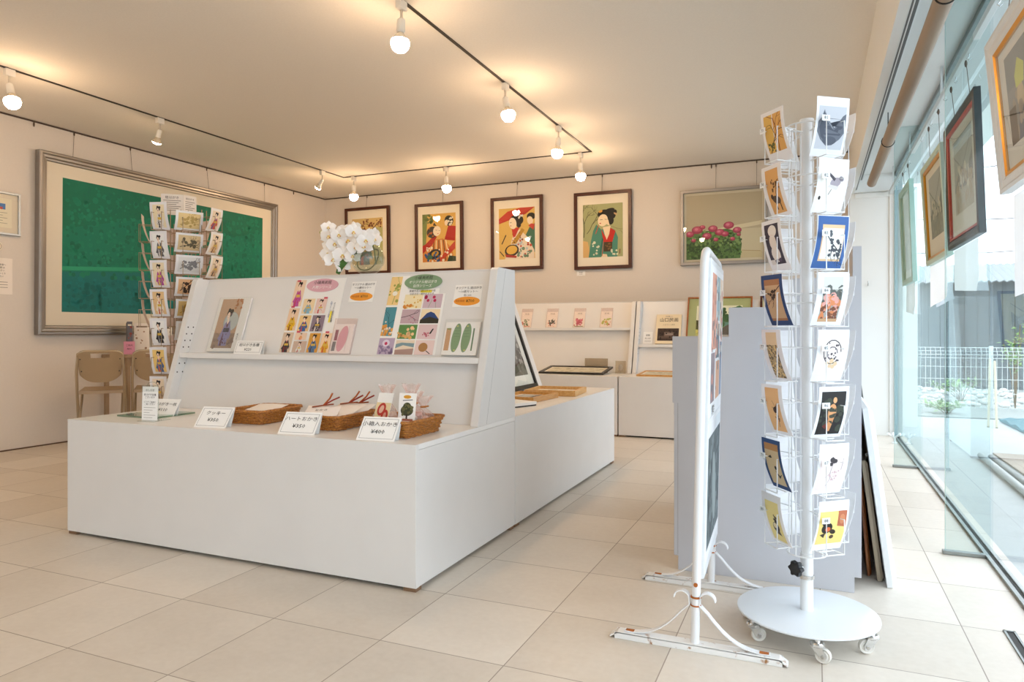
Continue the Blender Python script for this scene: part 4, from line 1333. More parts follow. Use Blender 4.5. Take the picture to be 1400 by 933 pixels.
# ---- pictures hanging inside the glass wall
def art_plain(cols, seed):
    def f(w, h):
        A = [R_(0, 0, w, h, cols[0]), R_(0, 0, w, h * .4, cols[1]), P_([(0, h * .35), (w * .35, h * .62), (w * .7, h * .45), (w, h * .7), (w, h * .3), (0, h * .3)], cols[2]),
             D_(seed, 40, w * .05, h * .05, w * .95, h * .5, .008, .03, cols[3]), L_([(0, h * .8), (w * .45, h * .55), (w, h * .93)], .008, cols[2]), D_(seed + 1, 16, w * .2, h * .3, w * .8, h * .6, .01, .02, cols[4])]
        return trim(A, 0, 0, w, h)
    return f
def art_white_pic(w, h):
    A = [R_(0, 0, w, h, '#8c8f92'), R_(0, h * .6, w, h, '#7c8388'), P_([(w * .3, 0), (w * .62, 0), (w * .66, h * .3), (w * .4, h * .34)], '#56627a'), E_(w * .5, h * .45, w * .14, h * .14, '#c9b79a'), P_([(w * .36, h * .56), (w * .66, h * .56), (w * .72, h * .74), (w * .5, h * .86), (w * .34, h * .7)], '#c9cf6a'), D_(3, 14, w * .2, h * .05, w * .8, h * .5, .01, .025, '#a59a8c'), R_(0, 0, w * .28, h * .4, '#5c534c')]
    return trim(A, 0, 0, w, h)
def glass_pic(y, z, w, h, label, fmat, prof, mats, art, matc, tilt=.09, extra=None, xb=.646):
    X = basis((xb, y, z), (0, -1, 0), (-tilt, 0, 1), (-1, 0, -tilt))
    t = framed('framed_picture', label, X, w, h, prof, fmat, mats, art, matc=matc, wires=[(w * .25, (.604, y - w * .25, 2.085)), (w * .75, (.604, y - w * .75, 2.085))], group='pictures hanging before the glass wall')
    if extra: extra(t, X, w, h)
gold = M('#d89a2a', .3, .7)
def inner_slip(col, ins, wd):
    def f(t, X, w, h):
        mb = MB(); mb.frame(w - 2 * ins, h - 2 * ins, [(0, .004), (0, .024), (wd, .020), (wd, .004)], col, X @ Matrix.Translation((ins, ins, 0))); mb.build('inner_slip', t)
    return f
def cap(t, X, w, h):
    inner_slip(gold, .052, .014)(t, X, w, h)
    mb = MB(); XX = X @ Matrix.Translation((w * .56, .085, .0135)); mb.box((0, 0, 0), (.10, .035, .001), M('#e9e6df', .6), 0, XX); mb.box((.03, .008, .001), (.065, .027, .0015), M('#4a4a48', .6), 0, XX); mb.build('caption_plate', t)
glass_pic(2.93, 1.395, .56, .525, 'white-framed picture with gold slip hanging nearest in the window', M('#dcdedd', .4, noise=.03, scale=9), [(0, 0), (0, .034), (.012, .036), (.022, .028), (.040, .030), (.054, .022), (.054, 0)], (.135, .135, .135, .10), art_white_pic, '#dcdad4', extra=cap, xb=.632)
glass_pic(4.10, 1.318, .715, .60, 'black-framed picture with a red slip hanging in the window', M('#26282b', .4, noise=.2, scale=14), [(0, 0), (0, .026), (.014, .030), (.030, .024), (.040, .018), (.040, 0)], (.15, .15, .15, .10), art_plain(('#9fa39c', '#b4aa94', '#6a6c66', '#b59a74', '#d8cdb4'), 4), '#ddd9cd', tilt=.035, extra=inner_slip(M('#b83a2c', .4), .040, .012))
glass_pic(4.81, 1.300, .69, .575, 'pale green and gold framed picture in the window behind the black one', M('#bcd2c4', .4), [(0, 0), (0, .030), (.01, .034), (.028, .030), (.030, .022), (.030, 0)], (.14, .14, .14, .09), art_plain(('#a9b0ac', '#8f968e', '#7d8680', '#9aa096', '#c3c2b2'), 14), '#dcd8cb', tilt=.055, extra=inner_slip(gold, .028, .018))
glass_pic(6.06, 1.255, .60, .70, 'pale mint framed picture farthest along the window wall', M('#b9d3c8', .4), [(0, 0), (0, .028), (.02, .032), (.040, .024), (.040, 0)], (.09, .09, .10, .09), art_plain(('#a8b8a4', '#94a894', '#86977f', '#9db09a', '#c2c8b2'), 24), '#c9d6c6', tilt=.035)
# thin papers hanging behind the pictures against the glass
def hanging_paper(y, w, z0, z1, seed, label):
    rn = random.Random(seed)
    mb = MB(); vs, fs = [], []
    n, m = 10, 8
    for s in (0, 1):
        for i in range(n + 1):
            for j in range(m + 1):
                u, v = i / n, j / m
                z = z1 + (z0 - z1) * v + (.03 * (u - .5) * (1 if seed % 2 else -1) if v == 1 else 0)
                vs.append((.636 + .004 * sin(u * 5 + seed) * v - .010 * max(0, v - .8) * 5 * (u > .7) + s * .0008, y - w * u, z))
    k0 = (n + 1) * (m + 1)
    for i in range(n):
        for j in range(m):
            q = (i * (m + 1) + j, (i + 1) * (m + 1) + j, (i + 1) * (m + 1) + j + 1, i * (m + 1) + j + 1)
            fs.append(q); fs.append(tuple(k0 + z for z in reversed(q)))
    mb.add(vs, fs, TISSUE)
    solo(mb, 'hanging_paper', label, 'paper', (.636, y - w / 2, z0), 'papers hanging in the window', 60)
hanging_paper(2.92, .52, 1.05, 1.385, 1, 'white paper hanging below the nearest white-framed window picture')
hanging_paper(4.05, .56, 1.10, 1.31, 2, 'white paper hanging below the black-framed window picture')
hanging_paper(4.82, .56, 1.07, 1.295, 3, 'white paper hanging below the pale green and gold window picture')
hanging_paper(5.98, .46, 1.04, 1.25, 4, 'white paper hanging below the mint-framed window picture')
# hanging rail with hooks
t = thing('picture_hanging_rail', 'white picture hanging rail with hooks along the window head', 'rail', (.604, 2.0, 2.10))
mb = MB(); mb.box((.592, -1.5, 2.095), (.616, YE - .05, 2.125), M('#d7dbd9', .35, .2), .002); mb.build('track', t)
mb = MB()
for y in (-1, .3, 1.6, 2.9, 4.2, 5.5, 6.6): mb.box((.600, y - .01, 2.125), (.608, y + .01, ZB), M('#d7dbd9', .35, .2))
mb.build('bracket', t)
for y in (2.40, 2.79, 2.96, 3.50, 3.80, 4.08, 4.30, 4.54, 4.9, 5.53, 5.80, 6.18):
    mb = MB(); mb.tube([(.604, y, 2.096), (.604, y, 2.082), (.596, y, 2.074), (.604, y, 2.066), (.612, y, 2.074)], .0025, CHROME, 6); mb.build('hook', t, 50)

# ceiling bay: curtain rails and the brown rolled tube
for k, (x0, x1, z0, lab) in enumerate(((.331, .350, 2.15, 'white curtain rail right against the ceiling beam'), (.366, .392, 2.235, 'white curtain rail nearer the brown tube in the window bay'))):
    mb = MB(); mb.box((x0, -1.5, z0), (x1, YE - .052, ZB - .001), M('#dfe1df', .4), .002)
    mb.box((x0 + .006, -1.5, z0 - .0006), (x1 - .006, YE - .052, z0), M('#5c5d5c', .5))
    solo(mb, 'curtain_rail', lab, 'curtain rail', ((x0 + x1) / 2, 3, z0), 'curtain rails in the window bay')
t = thing('hanging_rolled_screen', 'long brown rolled tube hung under the window bay ceiling', 'tube', (.425, 3.5, 2.09))
mb = MB(); mb.tube([(.425, 1.2, 2.10), (.425, 6.30, 2.10)], .034, M('#96826e', .6, noise=.08, scale=6, stretch=(1, .2, 1), name='brown_card_tube'), 24); mb.build('tube', t, 40)
for y in (2.86, 4.95):
    mb = MB(); mb.tube([(.425 + .0355 * cos(a), y, 2.10 + .0355 * sin(a)) for a in [k * PI / 12 for k in range(24)]], .0035, DARK, 6, True)
    mb.tube([(.425, y, 2.136), (.425, y, ZB)], .003, DARK, 6); mb.build('strap', t, 50)
mb = MB(); mb.box((.462, 1.9, 2.12), (.475, 2.75, 2.16), M('#3c3f42', .4), .003); mb.build('clip_bar', t)

mb = MB(); mb.tube([(.435, YE + .002, 1.315), (.435, YE - .022, 1.312), (.435, YE - .034, 1.325), (.435, YE - .034, 1.345)], .004, CHROME, 8); mb.ball((.435, YE - .034, 1.345), .006, CHROME, 8, 6)
solo(mb, 'wall_hook', 'small metal hook on the white end wall beside the glass', 'hook', (.435, YE, 1.32), smooth=50)
# glass-corner fitting at the foot of the far end
t = thing('glass_clamp', 'small white clamp fitting at the foot of the glass by the end wall', 'clamp', (.60, 6.45, 0))
mb = MB(); mb.lathe([(.022, 0), (.022, .008), (.010, .014), (.008, .05), (0, .054)], M('#e6eaea', .3), Matrix.Translation((.60, 6.45, 0)), 16); mb.build('foot', t, 40)
mb = MB()
for a in (30, 100, 170, 250, 320):
    mb.tube([(.60, 6.45, .045), (.60 + .045 * cos(rad(a)), 6.45 + .045 * sin(rad(a)), .075)], .007, M('#e6eaea', .3), 8)
    mb.ball((.60 + .045 * cos(rad(a)), 6.45 + .045 * sin(rad(a)), .075), .012, M('#e6eaea', .3), 8, 6)
mb.build('arm', t, 50)

# ------------------------------------------------------------------ lighting tracks and lamps
XT0, XT1, YT = -4.65, -1.888, 6.217
def trackbar(a, b, lab):
    mb = MB(); mb.box((min(a[0], b[0]) - .009, min(a[1], b[1]) - .009, ZC - .006), (max(a[0], b[0]) + .009, max(a[1], b[1]) + .009, ZC - .0002), M('#2c2722', .5))
    solo(mb, 'lighting_track_rail', lab, 'lighting track', ((a[0] + b[0]) / 2, (a[1] + b[1]) / 2, ZC - .006), 'lighting tracks')
trackbar((XT0, -2.5), (XT0, YT - .02), 'dark lighting track on the ceiling along the green picture wall')
trackbar((XT0, YT), (XT1 - .02, YT), 'dark lighting track on the ceiling parallel to the back wall')
trackbar((XT1, -2.5), (XT1, YT), 'dark lighting track on the ceiling running over the middle of the shop')
WPL = M('#e9e4da', .4)
def lamp(x, y, label, tiltx=0., tilty=0., kind='globe', drop=.085):
    t = thing('track_spotlight', label, 'lamp', (x, y, ZC - .006), 0, 'track lamps')
    mb = MB(); mb.box((x - .017, y - .030, ZC - .052), (x + .017, y + .030, ZC - .0062), WPL, .004)
    mb.build('track_adapter', t)
    p0 = V((x, y, ZC - .052)); p1 = V((x, y, ZC - .052 - (.045)))
    mb = MB(); mb.tube([p0, p1], .0065, M('#cfc8bb', .35, .5), 10); mb.ball(p1, .010, M('#cfc8bb', .35, .5), 10, 8); mb.build('arm', t, 50)
    R = Matrix.Translation(p1) @ Matrix.Rotation(tilty, 4, 'Y') @ Matrix.Rotation(tiltx, 4, 'X')
    if kind == 'globe':
        mb = MB(); mb.lathe([(0, .0), (.018, -.002), (.021, -.010), (.022, -.062), (.019, -.068), (.0, -.068)], WPL, R, 20); mb.build('socket', t, 40)
        mb = MB(); prof = [(.014, -.068), (.018, -.076), (.034, -.090), (.043, -.104)]
        mb.lathe(prof, M('#e8dcc6', .35), R, 24, cap=False); b = mb.build('lamp_neck', t, 60)
        mb = MB(); prof = [(.043, -.104)] + [(.047 * cos(a), -.122 + .047 * sin(a)) for a in [.3 - k * (.3 + PI / 2) / 9 for k in range(10)]]
        prof[-1] = (0.0, prof[-1][1])
        mb.lathe(prof, BULB, R, 24, cap=False); b = mb.build('bulb', t, 60)
    else:
        mb = MB(); mb.lathe([(0, .002), (.014, 0), (.017, -.012), (.017, -.050), (.020, -.058), (.0, -.058)], WPL, R, 18); mb.build('socket', t, 40)
        mb = MB(); mb.lathe([(.016, -.058), (.028, -.082), (.034, -.100)], M('#d8cbb4', .25, .3), R, 20, cap=False); mb.build('reflector', t, 60)
        mb = MB(); mb.lathe([(.034, -.100), (.030, -.108), (.016, -.114), (0, -.115)], BULB, R, 20, cap=False); mb.build('bulb', t, 60)
lamp(XT0, 2.80, 'track lamp nearest on the green picture wall side, bulb tilted outward', 0, -.25)
lamp(XT0, 3.905, 'small reflector lamp aimed at the big green picture, nearer one', .1, .45, 'spot')
lamp(XT0, 5.86, 'small reflector lamp aimed at the green picture by the corner', .15, .75, 'spot')
lamp(-4.52, YT, 'track lamp over the orchid, first on the back wall track')
lamp(-3.40, YT, 'track lamp in the middle of the back wall track', 0, -.06)
lamp(-1.985, YT, 'track lamp at the end of the back wall track')
lamp(XT1, 2.99, 'largest glowing track lamp, nearest over the counter', 0, .06)
lamp(XT1, 4.27, 'glowing track lamp second along the middle track', 0, -.18)
lamp(XT1, 5.33, 'glowing track lamp at the far end of the middle track', 0, .10)
lamp(XT0, 1.0, 'added track lamp out of view on the green picture wall track, before the nearest', 0, .2)  # unseen lamp, added to brighten the counter front
lamp(XT1, 1.0, 'added track lamp out of view on the middle track, above the photographer', 0, 0)  # also unseen and added for extra light from behind the view

# ------------------------------------------------------------------ goods on the side counter (behind the poster board)
def flat_frame(label, c, rz, w, h, d, fw, mat, art, name='photo_frame', tilt=0.0, cat='frame', inner='#e9dfd0'):
    X = Matrix.Translation(V(c)) @ Matrix.Rotation(rz, 4, 'Z') @ Matrix.Rotation(tilt, 4, 'X') @ Matrix.Translation((-w / 2, -h / 2, 0))
    X = Matrix.Translation((0, 0, abs(sin(tilt)) * h / 2)) @ X
    t = thing(name, label, cat, c, rz, 'frames lying on the counters')
    mb = MB(); mb.frame(w, h, [(0, 0), (0, d), (fw, d), (fw, 0)], mat, X); mb.build('frame', t)
    mb = MB(); mb.box((fw * .8, fw * .8, .001), (w - fw * .8, h - fw * .8, d * .45), M(inner, .7), 0, X); mb.build('mat_board', t)
    mb = MB(); mb.art(art(w - 2 * fw, h - 2 * fw), X @ Matrix.Translation((fw, fw, 0)), n0=d * .46); mb.build('artwork', t)
ZS = .5175
flat_frame('pale oak box frame lying flat, farther one on the side counter', (-1.500, 4.19, ZS), .10, .32, .34, .034, .018, OAK2, lambda w, h: [R_(.03, .03, w - .03, h - .03, '#e3d8c4'), D_(2, 20, .06, .06, w - .06, h - .06, .01, .025, '#cdbb9c')])
flat_frame('honey oak box frame with a grey photo, nearer one on the side counter', (-1.535, 3.78, ZS), -.05, .25, .36, .030, .016, OAK, lambda w, h: [R_(.03, .03, w * .55, h - .03, '#8f8f8c'), R_(w * .58, .03, w * .68, h - .03, '#3c3c3e'), R_(.04, h * .5, w * .5, h * .9, '#b9b9b4')])
mb = MB(); X = Matrix.Translation((-1.50, 3.40, ZS)) @ Matrix.Rotation(-.35, 4, 'Z')
mb.box((-.10, -.13, 0), (.10, .13, .006), DARK, 0, X); mb.box((-.102, -.132, .006), (.102, .132, .022), M('#efeeea', .5), .001, X)
solo(mb, 'mounted_card', 'white mounted card lying flat nearest on the side counter', 'card', (-1.5, 3.40, ZS))
# black and white picture leaning on the side counter's board
lean = .357
def art_bw(w, h):
    A = [R_(0, 0, w, h, '#6f6b6a'), R_(0, h * .55, w, h, '#8c8786'), E_(w * .42, h * .42, w * .14, h * .12, '#d8d4d0'), E_(w * .62, h * .36, w * .12, h * .11, '#c4bfbc'), P_([(w * .25, 0), (w * .75, 0), (w * .66, h * .34), (w * .34, h * .36)], '#3f3b3a'), D_(3, 40, 0, 0, w, h * .5, .008, .03, '#4f4b4a'), D_(5, 26, 0, h * .2, w, h, .006, .02, '#a8a3a0'), L_([(w * .8, 0), (w * .9, h)], .012, '#4a4645')]
    return trim(A, 0, 0, w, h)
lv = V((-lean, 0, 1)).normalized(); ln_ = V((1, 0, lean)).normalized()
X = basis(V((-1.790, 3.92, ZS + .004)), (0, 1, 0), lv, ln_)
framed('framed_picture', 'black-framed black and white picture leaning behind the poster board', X, .66, .62, flat_prof(.026, .022), BLACK, (.085, .085, .095, .085), art_bw, matc='#e6e4df', group='frames lying on the counters')
mb = MB(); mb.prism([(0, 0), (.08, 0), (.02, .10)], .002, ACRYL, basis((-1.86, 4.70, ZS), (0, -.3, 0.0), (0, 0, 1), (1, 0, 0)))
mb.box((-1.89, 4.60, ZS), (-1.80, 4.66, ZS + .003), ACRYL)
mb.box((-1.858, 4.60, ZS + .003), (-1.852, 4.67, ZS + .11), M('#eceae6', .6))
solo(mb, 'leaflet_stand', 'small white leaflet stand beside the leaning black and white picture', 'leaflet stand', (-1.85, 4.66, ZS))

# ------------------------------------------------------------------ goods on the back counters
def board_back(x, v, n=.002, ox=0, oy=5.93):
    o = V((x, oy + .535, .517)) + bup * v + bn * n
    return basis(o, (1, 0, 0), bup, bn)
vb = (.945 - .517) / bup.z + .002
flowers = [('#5a7a4a', '#c96a5a', 'flower card packet with a dark green plant, first on the back shelf'), ('#2f3a30', '#d88a78', 'flower card packet with a dark crescent bird, second on the back shelf'),
           ('#b8324e', '#d0607a', 'flower card packet with a big red bloom, third on the back shelf'), ('#a8b83c', '#c25a4a', 'flower card packet with a yellow-green spray, last on the back shelf')]
for k, x in enumerate((-2.755, -2.478, -2.190, -1.915)):
    c1, c2, lab = flowers[k]
    t = thing('card_packet', lab, 'card packet', (x + .055, 6.62, .946), 0, 'flower card packets on the back shelf')
    X = board_back(x, vb, .003)
    mb = MB(); mb.box((0, 0, 0), (.112, .165, .005), M('#f0e9df', .6), .001, X); mb.build('card_stack', t)
    mb = MB()
    A = [R_(.03, .128, .085, .155, '#e9e0d4'), D_(k + 40, 8, .008, .008, .104, .06, .004, .010, c2), D_(k + 60, 9, .02, .02, .09, .085, .006, .014, c1), L_([(.04, .02), (.06, .08), (.07, .09)], .005, c1)]
    if k == 2: A += [E_(.055, .06, .028, .022, c1), E_(.035, .072, .016, .012, c2), E_(.078, .07, .016, .012, c2), R_(.01, .006, .10, .014, '#6f7a3c')]
    if k == 1: A += [P_([(.05, .03), (.085, .05), (.092, .085), (.08, .07), (.05, .045)], c1)]
    if k == 3: A += [E_(.085, .085, .022, .008, c1, 10), E_(.055, .055, .014, .012, '#d8a23c')]
    mb.art(trim(A, .002, .002, .11, .163), X, n0=.0052)
    mb.text('花の絵', .058, .143, .014, INK, X, .0056); mb.build('printed_front', t)
    mb = MB(); mb.box((-.004, -.001, -.001), (.116, .20, .0085), CELLO, 0, X); mb.build('bag', t)
# black frame lying tilted, acrylic plates
def art_pale(w, h): return [R_(.02, .02, w - .02, h - .02, '#cfc8b2'), D_(7, 30, .05, .05, w - .05, h - .05, .01, .03, '#b7b094')]
flat_frame('black frame lying flat on the back counter under the flower packets', (-2.04, 6.245, .519), 0, .62, .34, .016, .028, BLACK, art_pale, tilt=.13)
mb = MB(); X = basis((-2.01, 6.425, ZS), (1, 0, 0), (0, .05, 1), (0, -1, .05)); mb.box((0, 0, 0), (.225, .135, .003), clear_mat('smoky_acrylic', '#e3dccf', 1.45, .02, haze=.25, haze_col='#cfc6b8'), 0, X)
mb.box((0, 0, 0), (.225, .003, .06), ACRYL, 0, X)
solo(mb, 'acrylic_sign', 'smoky acrylic plate standing behind the flat black frame', 'acrylic plate', (-1.9, 6.42, ZS))
mb = MB(); X = basis((-1.705, 6.40, ZS), (1, 0, 0), (0, .05, 1), (0, -1, .05)); mb.box((0, 0, 0), (.10, .115, .003), clear_mat('smoky_acrylic_pale', '#ece6da', 1.45, .02, haze=.2, haze_col='#d8d0c2'), 0, X)
mb.box((0, 0, 0), (.10, .003, .06), ACRYL, 0, X); mb.art([E_(.05, .055, .02, .03, '#a89c8c')], X, n0=.0032)
solo(mb, 'acrylic_sign', 'small clear acrylic plate at the end of the back counter', 'acrylic plate', (-1.65, 6.40, ZS))
# cream book and its caption card on the second shelf
vb2 = (.787 - .517) / bup.z + .002
t = thing('art_book', 'cream art book with a dark photo on its cover, on the back shelf', 'book', (-1.245, 6.60, .788))
X = board_back(-1.365, vb2, .004)
mb = MB(); mb.box((0, 0, 0), (.232, .290, .016), M('#e8d6b4', .6), .001, X); mb.build('cover', t)
mb = MB(); mb.art([R_(.018, .028, .214, .150, '#3a2a24'), R_(.03, .05, .20, .075, '#57443a'), R_(.08, .07, .17, .115, '#6d5a50'), R_(.09, .085, .16, .10, '#94867c'), D_(4, 26, .03, .04, .2, .14, .004, .012, '#241814')], X, n0=.0163)
mb.text('山口民画', .118, .232, .044, INK, X, .0168); mb.text('作品集より', .118, .268, .014, GREYINK, X, .0168); mb.text('ふるさとの風景', .118, .185, .016, M('#8a7a58', .7), X, .0168); mb.build('cover_print', t)
mb = MB(); X = board_back(-1.482, vb2, .004); mb.box((0, 0, 0), (.088, .120, .003), PAPER, 0, X)
for k, s in enumerate(('画集', '¥2,200')): mb.text(s, .044, .085 - .03 * k, .020, INK, X, .0038)
mb.art([R_(.015, .02 + .012 * k, .075, .023 + .012 * k, '#9a958c') for k in range(2)], X, n0=.0032)
solo(mb, 'book_price_sign', 'small white price card beside the cream art book', 'price card', X.translation)
flat_frame('thin oak frame lying flat on the back counter below the cream book', (-1.21, 6.25, ZS), 0, .44, .36, .014, .016, OAK, art_pale, tilt=.05)
# landscape with olive mat leaning on top of the back counter, and its neighbour
def art_land(w, h):
    A = [R_(0, 0, w, h, '#e9e3c4'), P_([(0, h * .45), (w * .2, h * .78), (w * .38, h * .62), (w * .55, h * .58), (w * .8, h * .8), (w, h * .6), (w, h * .3), (0, h * .3)], '#5d8a78'), R_(0, 0, w, h * .35, '#c2c070'), P_([(w * .55, h * .2), (w, h * .45), (w, 0), (w * .55, 0)], '#7a7a5a'),
         D_(3, 40, 0, h * .2, w * .5, h * .55, .01, .03, '#6a6a3c'), D_(5, 40, w * .5, h * .4, w, h * .9, .012, .035, '#3f6a38'), D_(6, 24, 0, .01, w, h * .25, .01, .025, '#d9cf6a'), P_([(w * .5, h * .25), (w * .75, h * .45), (w * .95, h * .3), (w * .95, h * .1), (w * .5, h * .1)], '#5a5248')]
    return trim(A, 0, 0, w, h)
X = board_back(-1.085, vb2, .004)
framed('framed_picture', 'hill landscape with olive mat in a thin wooden frame on the back shelf', X, .575, .460, flat_prof(.014, .018), REDWOOD, (.085, .085, .06, .085), art_land, matc='#a9ae78', group='frames standing on the back counters')
X = board_back(-.445, vb2, .004)
framed('framed_picture', 'cream picture in a dark wooden frame behind the postcard rack', X, .40, .465, flat_prof(.020, .018), DARKWOOD, (.08, .08, .08, .08), art_plain(('#e6d2a0', '#d9c48c', '#b0a070', '#c6b27a', '#efe4c4'), 34), matc='#ecdcae', group='frames standing on the back counters')

# ------------------------------------------------------------------ grey stepped display stand (seen end-on)
t = thing('stepped_stand', 'large grey-white stepped display stand seen end-on behind the racks', 'display stand', (-.17, 3.2, 0))
GREYW = M('#c0c2c8', .45, noise=.02, scale=5, name='grey_white_laminate')
x0, x1 = -.500, .152
mb = MB()
prof = [(x0 + .022, 0), (x1 - .022, 0), (x1 - .022, .055), (x1, .055), (x1, 1.212), (x1 - .028, 1.212), (x1 - .028, 1.105), (-.070, 1.105), (-.070, 1.003), (-.292, 1.003), (-.292, .895), (x0, .895), (x0, .640), (x0 + .006, .640), (x0 + .006, .055), (x0 + .022, .055)]
mb.prism(prof, .020, GREYW, basis((0, 2.740, 0), (1, 0, 0), (0, 0, 1), (0, -1, 0)), .001)
mb.box((x0 + .020, 2.7195, .06), (x0 + .0215, 2.7202, .64), M('#9a9a9c', .6))
mb.build('end_panel', t)
mb = MB(); mb.prism(prof, .020, GREYW, basis((0, 3.92, 0), (1, 0, 0), (0, 0, 1), (0, -1, 0)), .001); mb.build('end_panel', t)
for (a, b, z) in ((x0, -.292, .893), (-.292, -.070, 1.001), (-.070, x1 - .028, 1.103)):
    mb = MB(); mb.box((a + .001, 2.741, z - .02), (b, 3.899, z), GREYW); mb.build('tread', t)
    mb = MB(); mb.box((a + .002, 2.741, z - .30), (a + .016, 3.899, z - .021), GREYW); mb.build('riser', t)
mb = MB(); mb.box((x1 - .027, 2.741, .056), (x1 - .002, 3.899, 1.210), GREYW); mb.build('back_panel', t)
mb = MB(); mb.box((x0 + .025, 2.741, .002), (x0 + .040, 3.899, .59), GREYW); mb.build('front_panel', t)

# frames leaning in a stack against the stand's back
def lean_frame(xb, xt, y0, y1, h, th, fw, mat, label, wire=False, inner='#b99a78'):
    ang = math.asin(min(.95, (xb - xt) / h))
    v = V((-sin(ang), 0, cos(ang))); n = V((cos(ang), 0, sin(ang)))
    X = basis((xb, y1, .001), (0, -1, 0), v, -n)      # looking at the back of the frame
    w = y1 - y0
    t = thing('leaning_frame', label, 'frame', (xb, (y0 + y1) / 2, 0), 0, 'frames leaning behind the stepped stand')
    mb = MB()
    mb.frame(w, h, [(0, 0), (0, -th * .55), (fw * .25, -th), (fw * .6, -th * .8), (fw, -th * .6), (fw, 0)], mat, X); mb.build('moulding', t)
    mb = MB(); mb.box((fw * .7, fw * .7, -th * .5), (w - fw * .7, h - fw * .7, -.002), M(inner, .8, noise=.1, scale=8), 0, X); mb.build('backing', t)
    if wire:
        mb = MB(); pts = [(w * (.12 + .76 * q / 8), h * .72 - .10 * sin(PI * q / 8), .004 + .012 * sin(PI * q / 8)) for q in range(9)]
        mb.tube(pts, .0025, M('#4d4b48', .5, .4), 6, X=X)
        for u in (.12, .88): mb.tube([(w * u, h * .72, .0), (w * u, h * .72, .008)], .006, M('#8d8a84', .4, .6), 8, X=X)
        mb.build('hanging_cord', t)
WM = M('#dfe2e2', .35, noise=.02, scale=9)
lean_frame(.240, .160, 2.82, 3.50, .640, .034, .075, WM, 'large white frame leaning outermost against the back of the stand', True)
lean_frame(.214, .160, 2.88, 3.48, .440, .020, .040, M('#b8a88f', .5), 'thin tan frame leaning second behind the white frame', True)
lean_frame(.184, .154, 2.93, 3.46, .370, .014, .035, REDWOOD, 'thin brown frame leaning innermost against the stand', True)
lean_frame(.250, .158, 3.54, 4.20, .76, .030, .05, BLACK, 'black frame leaning at the far end of the stand')

# ------------------------------------------------------------------ white pipe poster stand
t = thing('poster_stand', 'white rusty pipe poster stand seen edge-on beside the postcard rack', 'poster stand', (-.32, 2.33, 0))
PW = M('#e4e6e8', .35)
xn, yn, xf, yf_ = -.315, 2.060, -.338, 2.580
def post_x(z, far): return (xf if far else xn) + .028 * z / 1.15
pts = [(post_x(z, 0), yn, z) for z in (.018, .4, .8, 1.10)]
for k in range(1, 6):
    a = k * PI / 12
    pts.append((post_x(1.10 + .05 * sin(a), 0), yn + .05 * (1 - cos(a)), 1.10 + .05 * sin(a)))
pts.append((post_x(1.15, 0) - .001, yn + .05, 1.15)); pts.append((post_x(1.15, 1), yf_ - .05, 1.15))
for k in range(1, 6):
    a = PI / 2 - k * PI / 12
    pts.append((post_x(1.10 + .05 * sin(a), 1), yf_ - .05 * (1 - cos(a)), 1.10 + .05 * sin(a)))
pts += [(post_x(z, 1), yf_, z) for z in (1.10, .8, .4, .018)]
mb = MB(); mb.tube(pts, .0125, PW, 14); mb.build('pipe_frame', t, 50)
for far in (0, 1):
    y = yf_ if far else yn
    xc = xf if far else xn
    mb = MB()
    # foot: shallow channel with turned-down ends
    fx0, fx1 = xc - .236, xc + .240
    L4 = [(fx0 - .012, .001), (fx0 + .006, .020), (fx1 - .014, .020), (fx1 + .008, .001)]
    mb.strip([(fx0 - .010, y, .004), (fx0 + .012, y, .018), (xc, y, .019), (fx1 - .012, y, .018), (fx1 + .010, y, .004)], .036, .0035, (0, 1, 0), RUSTY)
    for s in (-1, 1): mb.box((fx0 + .004, y + s * .0165 - .0015, .0005), (fx1 - .004, y + s * .0165 + .0015, .0185), RUSTY)
    mb.build('foot', t)
    for s in (-1, 1):
        mb = MB()
        p = []
        for k in range(9):
            q = k / 8
            p.append((xc + s * (.015 + .165 * q), y, .135 - .113 * q + .030 * sin(PI * q) * -1))
        curl = [(xc + s * (.014 + .022 - .022 * cos(a)), y, .135 + .020 + .022 * sin(a) - .020) for a in [PI * k / 8 for k in range(9)]]
        pp = [(c[0], c[1], c[2] + .010) for c in reversed(curl)]
        mb.strip(pp[:-1] + [(xc + s * .014, y, .130)] + p[1:] + [(xc + s * .205, y, .0232)], .020, .003, (0, 1, 0), PW)
        mb.build('scroll_brace', t)
        mb = MB(); mb.box((xc + s * .19 - .014, y - .008, .0215), (xc + s * .19 + .014, y + .008, .0245), RUST); mb.build('rust_patch', t)
    mb = MB()
    for z in (.128, .152):
        mb.tube([(post_x(z, far) + .0132 * cos(a), y + .0132 * sin(a), z) for a in [k * PI / 10 for k in range(20)]], .0022 if z < .14 else .003, RUST, 6, True)
    mb.lathe([(.006, 0), (.006, .003), (.0, .003)], RUST, basis((post_x(.19, far), y - .0120, .19), (1, 0, 0), (0, 0, 1), (0, -1, 0)), 12)
    mb.build('collar', t, 50)
